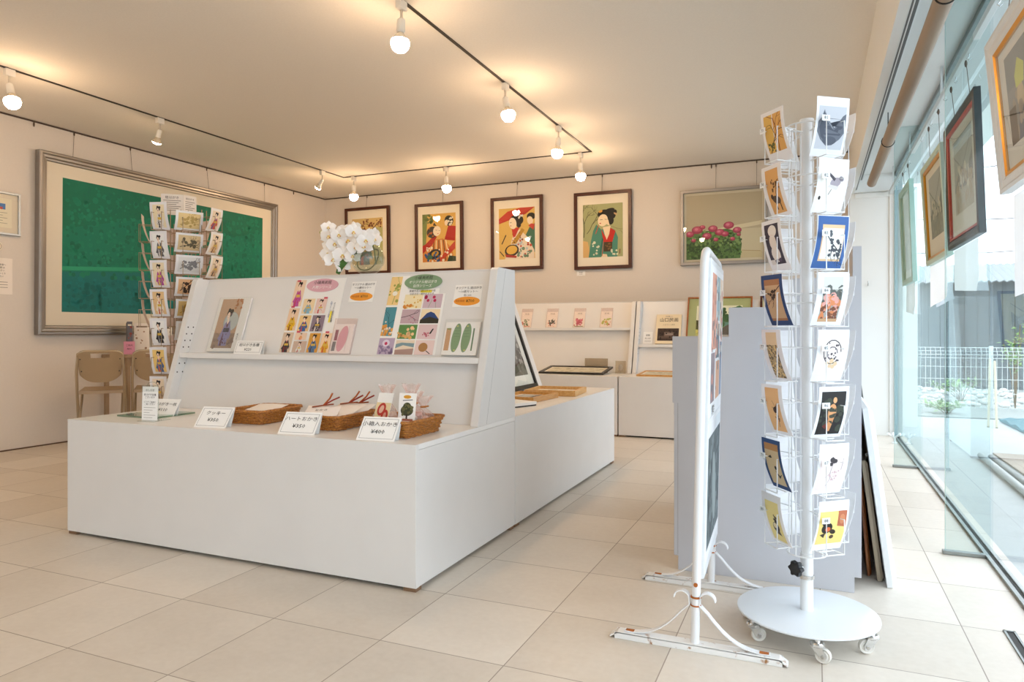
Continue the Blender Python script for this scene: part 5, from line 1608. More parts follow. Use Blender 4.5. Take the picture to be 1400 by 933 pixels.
# poster panel between the posts
ux = V((xf - xn, yf_ - yn, 0)).normalized()
X = basis(V((xn + .026, yn, 0)) + ux * .016, ux, V((.022, 0, 1)).normalized(), V((1, .04, -.02)).normalized())
pwid = (yf_ - yn) - .032
mb = MB(); mb.box((0, .20, -.018), (pwid, 1.128, -.006), M('#dfe2e4', .4), .001, X); mb.build('panel', t)
mb = MB()
mb.box((.02, .66, -.006), (pwid - .02, 1.11, -.0045), M('#eef0f2', .5), 0, X)
mb.box((.02, .24, -.006), (pwid - .02, .655, -.0045), M('#eef0f2', .5), 0, X)
A = [R_(.05, .86, .20, 1.09, '#d9a08a'), R_(.05, .70, .18, .85, '#8f7f82'), R_(.22, .95, .33, 1.09, '#a9bcc2'), R_(.22, .83, .33, .94, '#6f7d86'), R_(.34, .90, .45, 1.09, '#e6d2bc'), R_(.22, .70, .36, .82, '#d9aa8c'), R_(.37, .70, .45, .88, '#8a94a6'),
     D_(3, 30, .06, .72, .44, 1.07, .008, .022, '#c88a78'), D_(4, 24, .06, .72, .44, 1.07, .006, .018, '#57646c'), D_(5, 12, .2, .85, .44, 1.07, .008, .016, '#efe3cc')]
A += [R_(.03, .27, .45, .60, '#5f696c'), D_(8, 40, .05, .29, .43, .58, .01, .03, '#7d888a'), D_(9, 30, .05, .29, .43, .58, .01, .03, '#474f52'), E_(.25, .42, .06, .12, '#99a4a4', 20), R_(.25, .60, .45, .64, '#dfe6ea')]
mb.art(A, X, n0=-.0044)
mb.text('展覧会', .14, .675, .03, INK, X, -.003); mb.build('poster', t)

# ------------------------------------------------------------------ postcard racks
def card_item(label, center, nang, t_off, d0, zb, w, h, lean, art, group, back='#eef0f2', edge='#f1f1ef', name='postcard', cat='postcard', tag_txt=None, curl=True, twist=0.0):
    """curved card standing in a rack pocket; nang = outward angle of the pocket"""
    n = V((cos(nang), sin(nang), 0)); tt = V((0, 0, 1)).cross(n)
    n2 = (n * cos(twist) + tt * sin(twist)); t2 = V((0, 0, 1)).cross(n2)
    base = V(center) + n * d0 + tt * t_off
    def f(u, v, q):
        a = max(0.0, min(1.0, v / h))
        out = lean * (1 - (1 - a) ** 2) if curl else lean * a
        dv = lean * 2 * (1 - a) / h if curl else lean / h
        k = 1 / math.sqrt(1 + dv * dv)
        p = V((base.x, base.y, zb)) + t2 * (u - w / 2) + n2 * (out + q * k) + V((0, 0, 1)) * (v - q * dv * k)
        return p
    mb = MB()
    nb = 8
    vs, fs = [], []
    for k in range(nb + 1):
        v = h * k / nb
        vs += [(0, v, 0), (w, v, 0), (w, v, .0008), (0, v, .0008)]
    for k in range(nb):
        a = 4 * k
        for j in range(4): fs.append((a + j, a + (j + 1) % 4, a + 4 + (j + 1) % 4, a + 4 + j))
    fs += [(3, 2, 1, 0), tuple(4 * nb + j for j in range(4))]
    mb.add(vs, fs, M(edge, .45), None, f)
    if art: mb.art(art(w, h), None, f, n0=.0009, band=h / 8)
    o = solo(mb, name, label, cat, (base.x, base.y, zb), group)
    return f

def rack_pocket(mb, center, nang, t_off, d_core, d_front, zb, w, wire, r=.0019, tagz=.095):
    n = V((cos(nang), sin(nang), 0)); tt = V((0, 0, 1)).cross(n); c = V((center[0], center[1], 0))
    def P(u, d, z): return c + tt * (t_off + u) + n * d + V((0, 0, z))
    uu = w * .30
    for s in (-1, 1):
        mb.tube([P(s * uu * .55, d_core, zb + tagz), P(s * uu, d_front, zb + tagz), P(s * uu, d_front, zb - .004), P(s * uu * .8, d_core, zb - .004)], r, wire, 6)
    mb.tube([P(-uu, d_front, zb - .004), P(uu, d_front, zb - .004)], r, wire, 6)
    mb.tube([P(-uu * .9, (d_core + d_front) / 2, zb - .004), P(uu * .9, (d_core + d_front) / 2, zb - .004)], r, wire, 6)
    return P

# art of the near rack's cards: each returns flat shapes for a w x h card
def bordered(c, m, inner):
    def f(w, h):
        return [R_(0, 0, w, h, c)] + trim(fit(inner(w - 2 * m, h - 2 * m), m, m, 1), m, m, w - m, h - m)
    return f
def white(mx, mb_, mt, inner):
    def f(w, h):
        return trim(fit(inner(w - 2 * mx, h - mb_ - mt), mx, mb_, 1), mx, mb_, w - mx, h - mt)
    return f
cards_left = [
    ('postcard of gold screens with bare branches, top of the left column', white(.012, .030, .012, lambda w, h: [R_(0, 0, w * .48, h, '#e0b25a'), R_(w * .52, 0, w, h, '#dfa85c'), branch(3, w * .1, 0, 60, h * .7, .003, '#5a3a20', 2), branch(5, w * .6, 0, 75, h * .9, .003, '#8a4a2a', 2), D_(2, 16, w * .05, h * .02, w * .4, h * .3, .002, .004, '#5c5a30')])),
    ('postcard of an animal under a tree on orange ground, second in the left column', white(.018, .010, .012, lambda w, h: [R_(0, 0, w, h, '#dfa866'), E_(w * .55, h * .30, w * .30, h * .09, '#5a4634', -15), R_(w * .40, h * .08, w * .47, h * .26, '#4a3628'), R_(w * .70, h * .05, w * .77, h * .24, '#4a3628'), E_(w * .28, h * .38, w * .10, h * .06, '#3f2e24'), branch(7, w * .6, h * .35, 85, h * .4, .003, '#5a4028', 2), D_(3, 14, w * .4, h * .5, w * .8, h * .75, .002, .005, '#6a4a2c')])),
    ('postcard of a white flower shape on dark purple, third in the left column', white(.014, .020, .012, lambda w, h: [R_(0, 0, w, h, '#3c3442'), E_(w * .55, h * .82, w * .30, h * .15, '#e6dcd2'), E_(w * .50, h * .55, w * .24, h * .20, '#e3d4c6'), E_(w * .52, h * .25, w * .30, h * .20, '#e0d6cc'), R_(0, 0, w * .3, h * .12, '#d9d2cc'), D_(4, 6, w * .3, h * .02, w * .8, h * .12, .003, .007, '#57485a')])),
    ('navy-bordered postcard of a leafy twig on tan, fourth in the left column', bordered('#2d4470', .014, lambda w, h: [R_(0, 0, w, h, '#c6a27a'), R_(0, h * .86, w, h, '#a8744a'), R_(0, 0, w, h * .06, '#a8744a'), branch(11, w, h * .84, 215, w * .8, .003, '#4a3226', 2), D_(6, 12, w * .1, h * .5, w * .7, h * .75, .003, .006, '#3c2c24')])),
    ('postcard of speckled autumn grasses, fifth in the left column', white(.022, .006, .008, lambda w, h: [R_(0, 0, w, h, '#e2c49a'), R_(0, 0, w, h * .72, '#b59a72'), D_(5, 110, 0, 0, w, h * .72, .002, .004, '#6a5a40'), D_(8, 60, 0, 0, w, h * .7, .002, .004, '#d9b87c')])),
    ('orange postcard of a small dark bird, sixth in the left column', white(.018, .010, .010, lambda w, h: [R_(0, 0, w, h, '#e3b078'), E_(w * .6, h * .50, w * .16, h * .07, '#3a2a24', 40), P_([(w * .62, h * .55), (w * .8, h * .68), (w * .7, h * .5)], '#3a2a24'), branch(14, w * .55, h * .1, 80, h * .45, .002, '#6a4a30', 1), D_(6, 8, w * .4, h * .2, w * .8, h * .4, .002, .004, '#7a5a3c')])),
    ('navy-bordered postcard of two dark birds on tan, seventh in the left column', bordered('#2c4672', .013, lambda w, h: [R_(0, 0, w, h, '#cdb48c'), R_(0, h * .84, w, h, '#b47f4c'), P_([(w * .2, h * .66), (w * .4, h * .72), (w * .5, h * .66), (w * .36, h * .64)], '#2a2622'), P_([(w * .5, h * .36), (w * .75, h * .24), (w * .95, h * .3), (w * .7, h * .16)], '#26221f'), E_(w * .6, h * .42, w * .08, h * .05, '#26221f')])),
    ('yellow postcard of a crouching dark figure, bottom of the left column', white(.016, .008, .022, lambda w, h: [R_(0, 0, w, h, '#e6d28c'), E_(w * .55, h * .36, w * .24, h * .13, '#3a322a', 30), E_(w * .50, h * .40, w * .16, h * .07, '#d9c7a4', 30), E_(w * .62, h * .52, w * .10, h * .07, '#2c2622'), P_([(w * .4, h * .2), (w * .8, h * .16), (w * .7, h * .3), (w * .45, h * .3)], '#574a3a'), D_(3, 5, w * .5, h * .55, w * .75, h * .66, .002, .005, '#574a3a')])),
]
cards_right = [
    ('postcard of a grey ink mountain, top of the right column', white(.008, .020, .026, lambda w, h: [R_(0, 0, w, h, '#c8ccd4'), P_([(0, h * .62), (w * .10, h * .72), (w * .20, h * .92), (w * .27, h * .80), (w * .36, h * .70), (w * .50, h * .56), (w * .62, h * .50), (w * .74, h * .62), (w * .88, h * .78), (w, h * .84), (w, h * .40), (w * .86, h * .24), (w * .62, h * .10), (w * .40, h * .08), (w * .16, h * .22), (0, h * .40)], '#6a707c'), P_([(w * .06, h * .50), (w * .20, h * .86), (w * .30, h * .66), (w * .46, h * .52), (w * .60, h * .44), (w * .72, h * .52), (w * .90, h * .70), (w * .92, h * .40), (w * .70, h * .18), (w * .40, h * .14), (w * .16, h * .28)], '#4f5563'), L_([(w * .20, h * .90), (w * .32, h * .68), (w * .56, h * .48)], .002, '#9aa0aa'), E_(w * .5, h * .2, w * .25, h * .1, '#555b68')])),
    ('postcard of a grey bird on white, second in the right column', white(.010, .006, .010, lambda w, h: [R_(0, 0, w, h, '#f1f0ea'), E_(w * .62, h * .58, w * .22, h * .10, '#a8a0aa', 20), P_([(w * .28, h * .74), (w * .36, h * .77), (w * .62, h * .66), (w * .56, h * .60)], '#4a4650'), E_(w * .84, h * .66, w * .10, h * .05, '#857f8a', -30), P_([(w * .3, h * .48), (w * .7, h * .42), (w * .78, h * .50), (w * .4, h * .53)], '#dcd8d4'), L_([(w * .5, h * .44), (w * .4, h * .32)], .002, '#57534f'), E_(w * .08, h * .25, w * .05, h * .04, '#3a3638')])),
    ('blue-bordered postcard of inky pine sprigs, third in the right column', lambda w, h: [R_(.002, .002, w - .002, h - .002, '#3c64a2'), R_(.018, .022, w - .014, h - .026, '#e3c49a'), R_(.022, .028, w - .016, h - .036, '#f0f0ea'), branch(21, w * .35, h * .62, -40, w * .6, .003, '#3a3f44', 3), D_(5, 22, w * .45, h * .26, w * .82, h * .55, .003, .006, '#4a5058'), D_(6, 8, w * .3, h * .58, w * .5, h * .72, .003, .005, '#565c64')]),
    ('postcard of an orange and pink bouquet, fourth in the right column', white(.020, .010, .012, lambda w, h: [R_(0, 0, w, h, '#a9aca6'), R_(0, h * .72, w, h, '#d2d3cf'), D_(3, 16, w * .1, h * .35, w, h * .75, .008, .016, '#5f6460'), D_(4, 20, w * .05, h * .05, w * .9, h * .55, .006, .012, '#d98a5a'), D_(5, 12, w * .1, h * .3, w * .8, h * .6, .006, .012, '#e3a9a0'), D_(6, 26, w * .05, .0, w * .95, h * .35, .003, .007, '#7a4a34'), R_(0, 0, w, h * .07, '#cba47c')])),
    ('postcard of an ink swirl drawing, fifth in the right column', white(.010, .020, .016, lambda w, h: [R_(0, 0, w, h, '#e9e2de'), L_([(w * (.5 + .34 * cos(a)), h * (.58 + .30 * sin(a))) for a in [k * .45 for k in range(13)]], .003, '#3f3a42'), L_([(w * (.5 + .2 * cos(a)), h * (.55 + .16 * sin(a))) for a in [k * .6 for k in range(9)]], .003, '#6a626a'), D_(8, 20, w * .2, h * .3, w * .8, h * .8, .002, .005, '#554e56'), D_(9, 6, w * .3, h * .2, w * .8, h * .4, .004, .009, '#e3c9a4')])),
    ('dark postcard with a pale seated shape, sixth in the right column', white(.010, .010, .014, lambda w, h: [R_(0, 0, w, h, '#1e1c1c'), D_(2, 24, w * .05, h * .1, w * .95, h * .8, .004, .012, '#3a4034'), E_(w * .50, h * .52, w * .17, h * .20, '#d99f6c'), E_(w * .56, h * .80, w * .08, h * .07, '#dca878'), P_([(w * .38, h * .36), (w * .62, h * .40), (w * .56, h * .08), (w * .44, h * .06)], '#cf9260'), P_([(w * .2, h * .2), (w * .4, h * .3), (w * .36, h * .12)], '#6a2a22')])),
    ('pale pink postcard with a faint ink sketch, seventh in the right column', white(.008, .014, .020, lambda w, h: [R_(0, 0, w, h, '#e9dede'), D_(3, 7, w * .42, h * .66, w * .62, h * .8, .004, .008, '#3c383c'), branch(5, w * .5, h * .66, 250, h * .4, .002, '#a59a9e', 1), D_(6, 12, w * .2, h * .2, w * .8, h * .5, .002, .004, '#cfb4b8'), L_([(w * .85, h * .5), (w * .9, h * .8)], .002, '#b4a6a8')])),
    ('yellow postcard of dancing figures with a red leaf, bottom of the right column', white(.006, .020, .030, lambda w, h: [R_(0, 0, w, h, '#ecd884'), P_([(w * .68, h * .55), (w, h * .5), (w, h), (w * .68, h)], '#b86a4a'), E_(w * .84, h * .75, w * .1, h * .15, '#c9855e'), E_(w * .32, h * .50, w * .20, h * .16, '#26221f', 20), E_(w * .36, h * .46, w * .10, h * .07, '#d96a3a'), E_(w * .20, h * .66, w * .08, h * .08, '#2c2622'), E_(w * .55, h * .38, w * .12, h * .07, '#33291f', -20), E_(w * .55, h * .22, w * .08, h * .06, '#574434'), P_([(w * .1, h * .3), (w * .3, h * .36), (w * .26, h * .2)], '#3a2f26')])),
]

RC = V((-.020, 2.300, 0))
t = thing('postcard_rack', 'tall white revolving postcard rack on casters in the foreground', 'postcard rack', RC)
mb = MB()
mb.lathe([(0, .064), (.196, .064), (.2005, .067), (.200, .071), (.194, .073), (.030, .0745), (0, .0745)], M('#dfe4e8', .3), Matrix.Translation(RC), 64); mb.build('base_plate', t, 40)
for k, a in enumerate((218, 279, 338, 38, 98, 158)):
    ca = V((RC.x + .184 * cos(rad(a)), RC.y + .184 * sin(rad(a)), 0))
    sw = rad((18, -12, 195, 60, 120, 240)[k])
    Xc = Matrix.Translation(ca) @ Matrix.Rotation(sw, 4, 'Z')
    mb = MB()
    mb.tube([(0, 0, .0635), (0, 0, .050)], .0085, CHROME, 14, X=Xc)
    mb.lathe([(.0, .056), (.016, .0555), (.019, .052), (.019, .046), (.015, .043), (0, .043)], CHROME, Xc, 20)
    for s_ in (-1, 1):
        mb.prism([(-.017, .048), (.013, .048), (.024, .024), (.021, .014), (.013, .013), (.006, .020)], .0022, CHROME, Xc @ basis((0, s_ * .0125 + .0011, 0), (1, 0, 0), (0, 0, 1), (0, -1, 0)))
        mb.tube([(.015, s_ * .013, .0215), (.015, s_ * .0165, .0215)], .0048, STEEL, 10, X=Xc)
    mb.tube([(.015, -.014, .0215), (.015, .014, .0215)], .003, STEEL, 8, X=Xc)
    cst = mb.build('caster', t, 40)
    mb = MB(); Xw = Xc @ basis((.015, -.0085, .0215), (1, 0, 0), (0, 0, 1), (0, 1, 0))
    mb.lathe([(.0, 0), (.012, 0), (.014, .002), (.0195, .0005), (.0212, .004), (.0212, .013), (.0195, .0165), (.014, .015), (.012, .017), (0, .017)], M('#dedbd4', .4), Xw, 24); mb.build('wheel', cst, 40)
mb = MB(); mb.tube([RC + V((0, 0, .0745)), RC + V((0, 0, .245))], .0185, RACKW, 20); mb.build('lower_pole', t, 50)
mb = MB(); mb.tube([RC + V((0, 0, .245)), RC + V((0, 0, 1.545))], .0155, RACKW, 20); mb.lathe([(.0155, 1.545), (.020, 1.548), (.020, 1.556), (.0, 1.560)], RACKW, Matrix.Translation(RC), 20)
mb.build('upper_pole', t, 50)
mb = MB(); mb.lathe([(.0185, .168), (.0215, .169), (.0215, .180), (.0185, .181)], CHROME, Matrix.Translation(RC), 24); mb.build('clamp_ring', t, 40)
mb = MB()
kx = RC + V((-.016, -.02, .205))
Xk = basis(kx, (0, 0, 1), V((.45, -.89, 0)).cross(V((0, 0, 1))) * -1, V((-.62, -.78, 0)))
lob = []
for j in range(48):
    a = 2 * PI * j / 48
    lob.append(((.021 + .0035 * cos(6 * a)) * cos(a), (.021 + .0035 * cos(6 * a)) * sin(a)))
kn = V((-.62, -.78, 0)); ku = V((0, 0, 1)).cross(kn)
Xk = basis(RC + kn * .038 + V((0, 0, .205)), ku, (0, 0, 1), kn)
mb.prism(lob, .018, M('#17191c', .45), Xk, .002); mb.build('knob', t, 40)
mb = MB(); mb.tube([RC + kn * .014 + V((0, 0, .205)), RC + kn * .040 + V((0, 0, .205))], .0055, CHROME, 10); mb.build('knob_bolt', t, 40)
angL = rad(-90 - 52); angR = rad(-90 + 38); angs = [angL, angR, angR + PI / 2, angL - PI / 2]
cage = MB()
ZB0, DZ = .280, .1634
for a in angs:
    n = V((cos(a), sin(a), 0)); tt = V((0, 0, 1)).cross(n)
    for s in (-1, 1):
        cage.tube([RC + n * .050 + tt * (.016 * s) + V((0, 0, .245)), RC + n * .050 + tt * (.016 * s) + V((0, 0, 1.535))], .0022, RACKW, 6)
    for k in range(8):
        rack_pocket(cage, RC, a, 0, .050, .124, ZB0 + DZ * k, .10, RACKW)
        z = ZB0 + DZ * k + .095
        cage.tube([RC + n * .015 + V((0, 0, z)), RC + n * .052 + V((0, 0, z))], .0022, RACKW, 6)
for z in (.246, .60, 1.0, 1.38, 1.535):
    cage.tube([RC + V((.056 * cos(k * PI / 12), .056 * sin(k * PI / 12), z)) for k in range(24)], .0022, RACKW, 6, True)
cage.build('wire_cage', t, 50)
for col, (a, n0) in enumerate(((angL, 73), (angR, 81), (angs[2], 0), (angs[3], 0))):
    n = V((cos(a), sin(a), 0)); tt = V((0, 0, 1)).cross(n)
    for k in range(8):
        z = ZB0 + DZ * (7 - k) + .097
        mb = MB(); X = basis(RC + n * .128 + tt * (-.048) + V((0, 0, z - .008)), tt, (0, 0, 1), n)
        mb.box((0, 0, 0), (.026, .017, .0012), M('#eceeee', .4), .0, X)
        if n0: mb.text(str(n0 + k), .013, .0085, .014, M('#5d6166', .7), X, .002)
        mb.build('number_tag', t)
rows = ('top', 'second', 'third', 'fourth', 'fifth', 'sixth', 'seventh', 'bottom')
rn = random.Random(77)
for k in range(8):
    zb = ZB0 + DZ * (7 - k)
    lab, art = cards_left[k]
    card_item(lab, RC, angL, 0, .083, zb, .100, .150, .040, art, 'postcards in the near rack', edge='#e9e6e6', twist=rn.uniform(-.08, .08))
    lab, art = cards_right[k]
    card_item(lab, RC, angR, 0, .080, zb, .106, .150 + (.012 if k == 0 else 0), .037, art, 'postcards in the near rack', edge='#edf0f4', twist=rn.uniform(-.08, .08))
    card_item('white-backed postcard in the rear pocket by the window, %s row of the near rack' % rows[k], RC, angs[2], 0, .080, zb, .100, .148, .052, None, 'postcards in the near rack', edge='#edeff2')
    card_item('white-backed postcard in the rear pocket by the stepped stand, %s row of the near rack' % rows[k], RC, angs[3], 0, .080, zb, .100, .148, .052, None, 'postcards in the near rack', edge='#edeff2')

# ---- second rack beyond the counter
R2C = V((-3.345, 2.930, 0))
BRZ = M('#a08a70', .35, .6)
t = thing('postcard_rack', 'tall wire postcard rack standing beyond the end of the counter', 'postcard rack', R2C)
mb = MB(); mb.lathe([(0, .02), (.185, .02), (.19, .026), (.185, .032), (.02, .036), (0, .036)], BRZ, Matrix.Translation(R2C), 48)
for k in range(4):
    a = k * PI / 2 + .4
    mb.lathe([(.012, 0), (.014, .02)], DARK, Matrix.Translation(R2C + V((.16 * cos(a), .16 * sin(a), 0))), 12)
mb.build('base_plate', t, 40)
mb = MB(); mb.tube([R2C + V((0, 0, .036)), R2C + V((0, 0, 1.55))], .012, BRZ, 14); mb.build('pole', t, 50)
toc = math.atan2(-R2C.y, -R2C.x)
cols = [(toc - rad(33), .150, .100, .148, 1.473, .159, 7), (toc + rad(20), .150, .148, .104, 1.475, .122, 8), (toc + rad(50), .225, .100, .125, 1.478, .133, 3), (toc - rad(95), .150, .100, .148, 1.42, .159, 4), (toc + rad(125), .150, .100, .148, 1.42, .159, 5), (toc + rad(180), .150, .148, .104, 1.42, .159, 5)]
cage = MB()
for (a, d0, w, h, z0, dz, nn) in cols:
    n = V((cos(a), sin(a), 0)); tt = V((0, 0, 1)).cross(n)
    for s in (-1, 1):
        cage.tube([R2C + n * (d0 - .05) + tt * (.02 * s) + V((0, 0, z0 - dz * (nn - 1) - .03)), R2C + n * (d0 - .05) + tt * (.02 * s) + V((0, 0, z0 + .12))], .0026, BRZ, 6)
    for k in range(nn):
        rack_pocket(cage, R2C, a, 0, d0 - .05, d0 + .045, z0 - dz * k, w, BRZ, .0022, h * .62)
        z = z0 - dz * k - .003
        cage.tube([R2C + V((0, 0, z)), R2C + n * (d0 - .05) + V((0, 0, z))], .002, BRZ, 6)
cage.build('wire_cage', t, 50)
def portrait(k1, k2, bg, seed): return white(.016, .012, .014, lambda w, h: [R_(0, 0, w, h, bg)] + fit(lady(k1, k2, seed=seed), w * -.05, 0, w * 1.1, h * .95))
def sepia(bg, c, seed): return white(.014, .012, .012, lambda w, h: [R_(0, 0, w, h, bg), branch(seed, w * .1, h * .2, 30, w * .8, .004, c, 3), D_(seed, 24, w * .2, h * .15, w * .8, h * .75, .003, .010, c)])
Gf = 'postcards in the far rack'
pc = [('#e4ddd4', '#4a4644', '#ecdcb8', 'postcard of a seated lady on cream, top of the far rack\'s portrait column'), ('#5c5a5e', '#d9d4ce', '#ecebe8', 'postcard of a lady in a grey kimono, second in the far rack\'s portrait column'), ('#b0489a', '#e3c24a', '#ead9b8', 'postcard of a lady in a magenta kimono, third in the far rack\'s portrait column'),
      ('#efe2cc', '#c2553c', '#e3c08c', 'postcard of a lady in a cream kimono, fourth in the far rack\'s portrait column'), ('#26262a', '#8c8c90', '#eeece8', 'postcard with a dark grey pattern, fifth in the far rack\'s portrait column'), ('#4a6a9c', '#d9743c', '#ecc878', 'blue kimono postcard on yellow, sixth in the far rack\'s portrait column'), ('#cdb49a', '#6a4a3c', '#ecd9c0', 'postcard in the lowest visible pocket of the far rack\'s portrait column')]
a, d0, w, h, z0, dz, nn = cols[0]
for k in range(nn):
    k1, k2, bg, lab = pc[k]
    card_item(lab, R2C, a, 0, d0 - .005, z0 - dz * k, w, h, .035, portrait(k1, k2, bg, 70 + k), Gf, edge='#e6e4e6')
lc = [('#dcc38c', '#b59a5c', 'sepia landscape postcard, top of the far rack\'s wide column'), ('#cdb68c', '#57503c', 'postcard of dark foliage, second in the far rack\'s wide column'), ('#d2d2d0', '#77777a', 'grey postcard of a thin twig, third in the far rack\'s wide column'), ('#dcb184', '#3c2c24', 'orange postcard of a dark cat shape, fourth in the far rack\'s wide column'), ('#cfae6c', '#a8802c', 'golden postcard, fifth in the far rack\'s wide column'), ('#d9d0c6', '#6a5a50', 'pale postcard with a brown figure, sixth in the far rack\'s wide column'), ('#ded4c8', '#8a7a6c', 'pale postcard, seventh in the far rack\'s wide column'), ('#d6cabc', '#7a6a5c', 'pale postcard lowest in the far rack\'s wide column')]
a, d0, w, h, z0, dz, nn = cols[1]
for k in range(nn):
    bg, c, lab = lc[k]
    card_item(lab, R2C, a, 0, d0 - .005, z0 - dz * k, w, h, .030, sepia(bg, c, 90 + k), Gf, edge='#dfdfe0')
rc = [('#c2554a', '#4a5a8c', 'red and blue figure postcard, top of the far rack\'s slanting column'), ('#d9b07c', '#6a4a3c', 'orange figure postcard, second in the far rack\'s slanting column'), ('#c9a27c', '#3c3430', 'brown figure postcard, third in the far rack\'s slanting column'), ('#d9c4a4', '#7a5a4a', 'tan postcard, fourth in the far rack\'s slanting column'), ('#cfc0ac', '#5a4a4a', 'tan postcard, fifth in the far rack\'s slanting column'), ('#cfc0ac', '#6a5a5a', 'tan postcard, sixth in the far rack\'s slanting column')]
a, d0, w, h, z0, dz, nn = cols[2]
for k in range(nn):
    k1, k2, lab = rc[k]
    card_item(lab, R2C, a, 0, d0 - .005, z0 - dz * k, w, h, .040, portrait(k1, k2, '#e6d2b4', 110 + k), Gf, edge='#e6e0da')
for ci, nm in ((3, 'pocket toward the wall notice'), (4, 'pocket toward the back wall'), (5, 'pocket toward the green picture')):
    a, d0, w, h, z0, dz, nn = cols[ci]
    for k in range(nn):
        card_item('pinkish postcard back, far rack %s, %s row' % (nm, rows[k]), R2C, a, 0, d0 - .005, z0 - dz * k, w, h, .035, None, Gf, edge='#dcc8be')
# folded notice on top of the far rack
t = thing('rack_top_sign', 'folded cream notice standing on top of the far postcard rack', 'sign', R2C + V((0, 0, 1.56)))
nf = V((cos(toc - .1), sin(toc - .1), 0)); tf = V((0, 0, 1)).cross(nf)
for s, nm in ((0, 'front_leaf'), (1, 'side_leaf')):
    mb = MB()
    if s == 0: X = basis(R2C + nf * .02 - tf * .085 + V((0, 0, 1.575)), tf, (0, 0, 1), nf); wd = .115
    else: X = basis(R2C + nf * .02 + tf * .0302 + V((0, 0, 1.575)), (tf - nf * .9).normalized(), (0, 0, 1), (nf + tf * .9).normalized()); wd = .085
    mb.box((0, 0, 0), (wd, .118, .0015), M('#e3d8cc', .7), 0, X)
    mb.text('絵はがき', wd / 2, .098, .018 if s == 0 else .014, INK, X, .002)
    for q in range(6): mb.art([R_(.012, .080 - q * .011, wd - .012 - (q % 3) * .012, .0835 - q * .011, '#7d746a')], X, n0=.0017)
    mb.build(nm, t)
mb = MB(); mb.tube([R2C + V((0, 0, 1.55)), R2C + nf * .018 + V((0, 0, 1.575)), R2C + nf * .018 + V((0, 0, 1.63))], .0025, BRZ, 6); mb.build('clip_wire', t)

